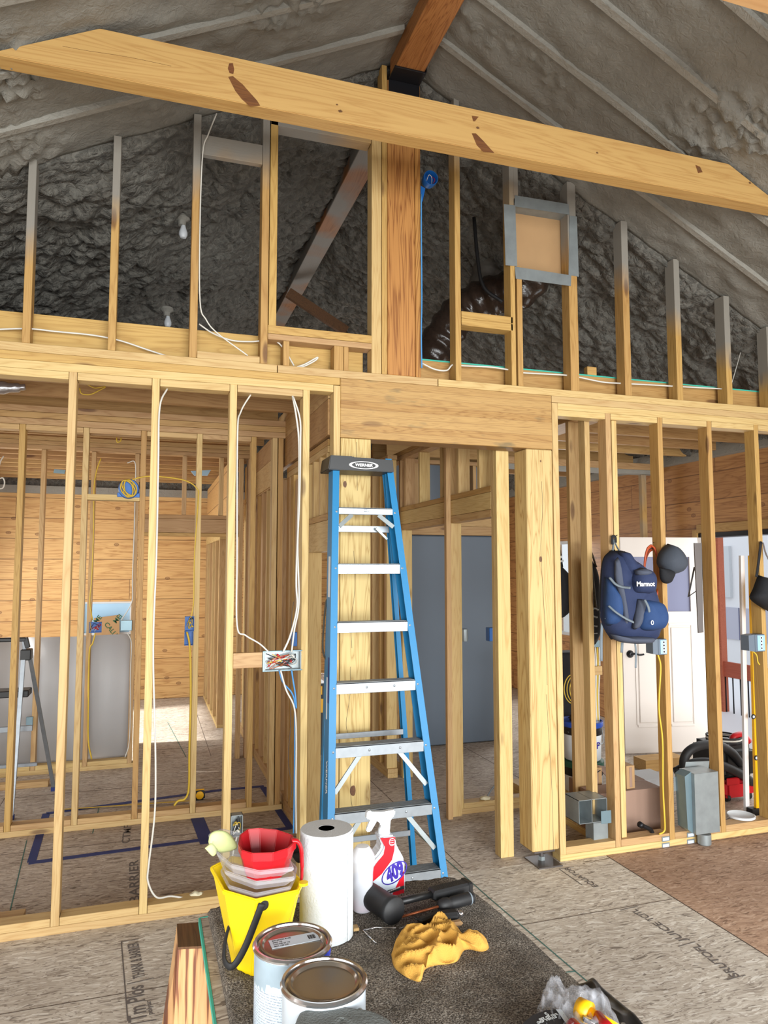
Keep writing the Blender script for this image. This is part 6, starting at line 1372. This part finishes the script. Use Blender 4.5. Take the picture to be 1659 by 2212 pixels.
for k, (dz, pp) in enumerate(((.006, [(478, 1880), (495, 1912), (553, 1929), (626, 1914), (638, 1890), (600, 1850), (500, 1845)]), (.035, [(470, 1838), (488, 1880), (553, 1903), (634, 1893), (640, 1872), (600, 1830), (490, 1815)]), (.062, [(452, 1802), (470, 1840), (500, 1866), (560, 1880), (632, 1872), (610, 1820), (480, 1790)]))):
    RR = [at(*p, z=zr+dz) for p in pp]; BB = grow([Vector((v.x, v.y, zr-.03+dz)) for v in RR], .80)
    ln_ = thing('pail_liner', ('lowest', 'middle', 'topmost')[k]+' of the three clear liners nested in the yellow pail', 'pail liner', sum(BB, Vector())/7, group='clear pail liners')
    loft('liner_body', 'clear_plastic', [BB, grow(RR, .97, -.012), grow(RR, 1.02, -.010), grow(RR, 1.03, 0), grow(RR, .98, .0)], ln_, bev=.002)
cu = thing('red_cup', 'red plastic paint cup with a long curved handle, sitting in the yellow pail', 'cup', at(580, 1850, z=zr+.06)); zc_ = zr+.098
rp_ = [(515, 1822), (518, 1803), (535, 1790), (560, 1788), (600, 1792), (632, 1803), (640, 1815), (622, 1832), (590, 1842), (545, 1843), (522, 1836)]
RC = [at(*p, z=zc_) for p in rp_]; BC = grow([Vector((v.x, v.y, zc_-.075)) for v in RC], .74)
loft('cup_body', 'red_plastic', [BC, grow(RC, .95, -.022), grow(RC, 1.0, -.020), grow(RC, 1.01, 0), grow(RC, .95, 0), grow(BC, .88, .006)], cu, close_top=True, bev=.0015)
hq = RC[6]; yq = hq.y
tube('cup_handle', 'red_plastic', [at(630, 1815, Y=yq), at(642, 1817, Y=yq), at(650, 1832, Y=yq), at(652, 1860, Y=yq), at(652, 1890, Y=yq), at(648, 1914, Y=yq)], [.010, .010, .010, .009, .007, .004], cu, 12, flat=.55)
gl = thing('rubber_glove', 'pale green glove poking out behind the red cup, left', 'glove', at(480, 1815, z=zr+.05))
pillow('finger', 'light_glove', [(450, 1818), (454, 1802), (468, 1794), (488, 1796), (504, 1810), (512, 1832), (480, 1842), (455, 1832)], -1.93, .014, gl, .014); pillow('cuff', 'light_glove', [(442, 1832), (458, 1822), (470, 1836), (460, 1850)], -1.94, .008, gl, .008)
sp_ = thing('sponge', 'dark green and cream sponge poking out behind the red cup', 'sponge', at(560, 1812, Y=-1.85))
pillow('scourer', 'green_lid', [(545, 1813), (556, 1804), (570, 1806), (580, 1816), (560, 1820)], -1.86, .008, sp_, .008); pillow('foam_pad', 'light_glove', [(532, 1812), (545, 1808), (552, 1816), (536, 1820)], -1.87, .006, sp_, .006); pillow('foam_pad', 'light_glove', [(572, 1808), (590, 1822), (580, 1826), (565, 1812)], -1.85, .006, sp_, .006)
# white tray with black brushes behind pail
tr = thing('white_tray', 'white plastic tray holding black things behind the yellow pail', 'tray', at(640, 1850, Y=-1.80)); tr.location.z = TT; y_ = -1.82
a, b_ = at(572, 1812, Y=y_), at(652, 1870, Y=y_); zl = at(600, 1812, Y=y_).z
prism('tray_body', 'white_plastic', [(a.x, TT), (b_.x+.08, TT), (b_.x+.1, zl+.012), (b_.x+.08, zl+.012), (b_.x+.062, TT+.004), (a.x+.012, TT+.004), (a.x+.004, zl), (a.x-.008, zl)], 'y', y_, y_+.02, tr, -tr.location)
pillow('black_brush', 'black_rubber', [(622, 1832), (640, 1815), (652, 1822), (652, 1842), (632, 1846)], y_-.02, .01, tr, .01); pillow('black_brush', 'dark_ink', [(628, 1845), (650, 1842), (650, 1862), (640, 1862)], y_-.03, .01, tr, .01)
# mallet, screwdriver, putty knife, hex key, cloth
ml = thing('rubber_mallet', 'black rubber mallet lying on the towel in front of the spray bottle', 'mallet', at(820, 1965, z=TT)); z_ = TT+.036
A_, B_ = at(798, 1934, z=z_), at(842, 1962, z=z_); d_ = (B_-A_).normalized()
bm = bmesh.new(); rg = bmlathe(bm, [(0, 0), (.030, .001), (.034, .006), (.034, .05), (.033, (B_-A_).length+.01), (.036, (B_-A_).length+.016), (.036, (B_-A_).length+.03), (.034, (B_-A_).length+.034), (0, (B_-A_).length+.035)], 32, mtx=d_.to_track_quat('Z', 'Y').to_matrix().to_4x4()); mk('mallet_head', bm, 'black_rubber', ml, A_-d_*.012-ml.location, True)
h0_, h1_ = at(855, 1950, z=z_), at(930, 1932, z=z_-.005); h2_ = at(1010, 1912, z=z_-.008)
rod('shaft', 'black_plastic', h0_, h1_, .010, ml, 16); barobj('handle', 'black_rubber', h1_, h2_, .042, .028, (0, 0, 1), ml, bev=.006); barobj('grip_end', 'black_plastic', h2_-(h2_-h1_).normalized()*.012, h2_+(h2_-h1_).normalized()*.006, .045, .031, (0, 0, 1), ml, bev=.004)
dz_ = (h2_-h1_).normalized(); sd = dz_.cross(Vector((0, 0, 1)))
bm = bmesh.new()
for k in range(14): c = h1_.lerp(h2_, .15+.05*k)+Vector((0, 0, .0135)); bar(bm, c-sd*.012-ml.location+dz_*.004, c+sd*.012-ml.location-dz_*.004, .0018, .0016)
tag(mk('grip_rib', bm, 'black_plastic', ml), kind='stuff')
sd_ = thing('screwdriver', 'black-handled screwdriver lying below the mallet handle', 'screwdriver', at(960, 1955, z=TT)); z_ = TT+.02
rod('shaft', 'copper', at(862, 1982, z=TT+.006), at(948, 1958, z=z_), .0035, sd_, 10)
a, b_ = at(946, 1958, z=z_), at(1022, 1938, z=z_); d_ = (b_-a); Ls = d_.length; bm = bmesh.new(); bmlathe(bm, [(0, 0), (.007, 0), (.016, .008), (.0185, .022), (.0165, .035), (.014, .04), (.0165, .046), (.017, Ls-.015), (.0155, Ls-.012), (.016, Ls-.01), (.015, Ls-.002), (0, Ls)], 24, mtx=d_.to_track_quat('Z', 'Y').to_matrix().to_4x4()); mk('handle', bm, 'black_rubber', sd_, a-sd_.location, True)
bm = bmesh.new(); bmlathe(bm, [(.0166, Ls-.016), (.0175, Ls-.015), (.0175, Ls-.012), (.0166, Ls-.011)], 24, mtx=d_.to_track_quat('Z', 'Y').to_matrix().to_4x4()); mk('grey_band', bm, 'grey_strap', sd_, a-sd_.location, True)
mt_ = thing('multi_tool', 'black folding tool handle lying between the screwdriver and the yellow cloth', 'pliers', at(950, 1985, z=TT)); z_ = TT+.014
barobj('handle', 'black_plastic', at(905, 1992, z=z_), at(955, 1972, z=z_), .020, .018, (0, 0, 1), mt_, bev=.005); barobj('handle', 'black_rubber', at(945, 1978, z=z_), at(990, 1974, z=z_), .034, .020, (0, 0, 1), mt_, bev=.007); rod('shaft', 'brown_steel', at(862, 2006, z=TT+.004), at(906, 1992, z=z_), .0028, mt_, 8); rod('pommel', 'tin', at(990, 1975, z=z_), at(998, 1973, z=z_), .009, mt_, 16); rod('spring_lever', 'black_plastic', at(896, 1983, z=TT+.02), at(908, 1989, z=TT+.014), .003, mt_, 8)
pk = thing('putty_knife', 'putty knife with a pale handle, half under the yellow cloth', 'putty knife', at(900, 2012, z=TT))
o = [at(*p, z=TT+.004) for p in ((856, 2008), (912, 2000), (915, 2012), (860, 2020))]; loft('blade', 'brown_steel', [o, [v+Vector((0, 0, .0015)) for v in o]], pk, close_top=True); barobj('handle', 'cardboard', at(912, 2007, z=TT+.008), at(998, 1992, z=TT+.008), .022, .012, (0, 0, 1), pk, bev=.005)
tag(tube('hex_key', 'tin', [at(813, 2037, z=TT+.003), at(784, 2011, z=TT+.003), at(812, 2003, z=TT+.003), at(855, 2005, z=TT+.003)], .0025, seg=8, sm=False), 'bent steel wire rod lying on the towel left of the yellow cloth', 'rod')
cl = tag(mound('cloth', 'yellow_cloth', [(845, 2062), (862, 2020), (890, 2016), (918, 2016), (950, 1982), (985, 2008), (1020, 2030), (1048, 2034), (1056, 2048), (1040, 2056), (1005, 2052), (985, 2078), (940, 2086), (918, 2095), (908, 2120), (880, 2112), (852, 2090)], TT+.004, .036, seed=12, fold=.95, sc=19, rings=34), 'crumpled yellow microfibre cloth on the brown towel', 'cloth')
g2 = tag(mound('cloth', 'grey_cloth', [(636, 2216), (650, 2188), (680, 2178), (712, 2182), (760, 2192), (820, 2200), (860, 2230), (900, 2330), (640, 2340)], TT+.15, .02, seed=5, fold=.3, sc=8, rings=16, skirt=.15), 'grey fuzzy cloth at the bottom edge in front of the paint cans', 'cloth')
tag(wbox('wood_scrap', 'warm', at(766, 2008, z=TT).x-.006, at(766, 2008, z=TT).x+.010, at(766, 2008, z=TT).y-.012, at(766, 2008, z=TT).y+.012, TT, TT+.008), 'tiny wood scrap beside the foot of the paper towel roll', 'wood offcut')
# bottom right: clear bag of tools, black plastic film
pf = tag(mound('plastic_film', 'black_plastic', [(1222, 2142), (1262, 2132), (1276, 2122), (1300, 2140), (1330, 2165), (1400, 2230), (1460, 2330), (1330, 2330), (1250, 2190)], TT-.04, .02, seed=9, fold=.5, sc=16, rings=18), 'black plastic film at the right edge of the work table', 'plastic film')
pf.location.z = TT-.035
bagp = thing('tool_bag_clear', 'clear plastic bag with yellow and red tools at the bottom right of the table', 'bag', at(1250, 2190, z=TT))
mound('bag_film', 'film', [(1168, 2165), (1180, 2140), (1195, 2136), (1215, 2148), (1240, 2160), (1300, 2165), (1330, 2200), (1350, 2300), (1200, 2330), (1160, 2200)], TT, .045, bagp, seed=21, fold=.9, sc=30, rings=20)
for a0, b0, rr, m_ in (((1250, 2178), (1275, 2190), .022, 'yellow_tool'), ((1275, 2190), (1330, 2225), .013, 'yellow_tool'), ((1262, 2200), (1300, 2218), .006, 'tin'), ((1290, 2198), (1330, 2240), .014, 'red_plastic'), ((1235, 2214), (1260, 2240), .014, 'red_plastic')): rod('tool_grip' if m_ != 'tin' else 'steel_rod', m_, at(*a0, z=TT+.03), at(*b0, z=TT+.03), rr, bagp, 16)
cdp = thing('package_card', 'black printed package card at the bottom edge of the table', 'package', at(1190, 2200, z=TT))
o = [at(*p, z=TT+.03) for p in ((1130, 2212), (1150, 2195), (1180, 2184), (1200, 2182), (1225, 2215), (1260, 2300), (1120, 2300))]; loft('card', 'dark_ink', [o, [v+Vector((0, 0, .002)) for v in o]], cdp, close_top=True)
o = [at(*p, z=TT+.033) for p in ((1201, 2181), (1212, 2181), (1245, 2225), (1290, 2320), (1262, 2320), (1226, 2215))]; loft('clear_edge', 'white_label', [o, [v+Vector((0, 0, .001)) for v in o]], cdp, close_top=True)
for k in range(3): text('card_text', ('SET OF FIVE', 'GRIP TOOLS', '5')[k], (.009, .009, .016)[k], 'screen_print', at((1165, 1160, 1178)[k], (2203, 2210, 2192)[k], z=TT+.0325)-cdp.location, (0, 0, a_+RAD(4)), cdp, ext=.0002)
bpy.context.view_layer.update()
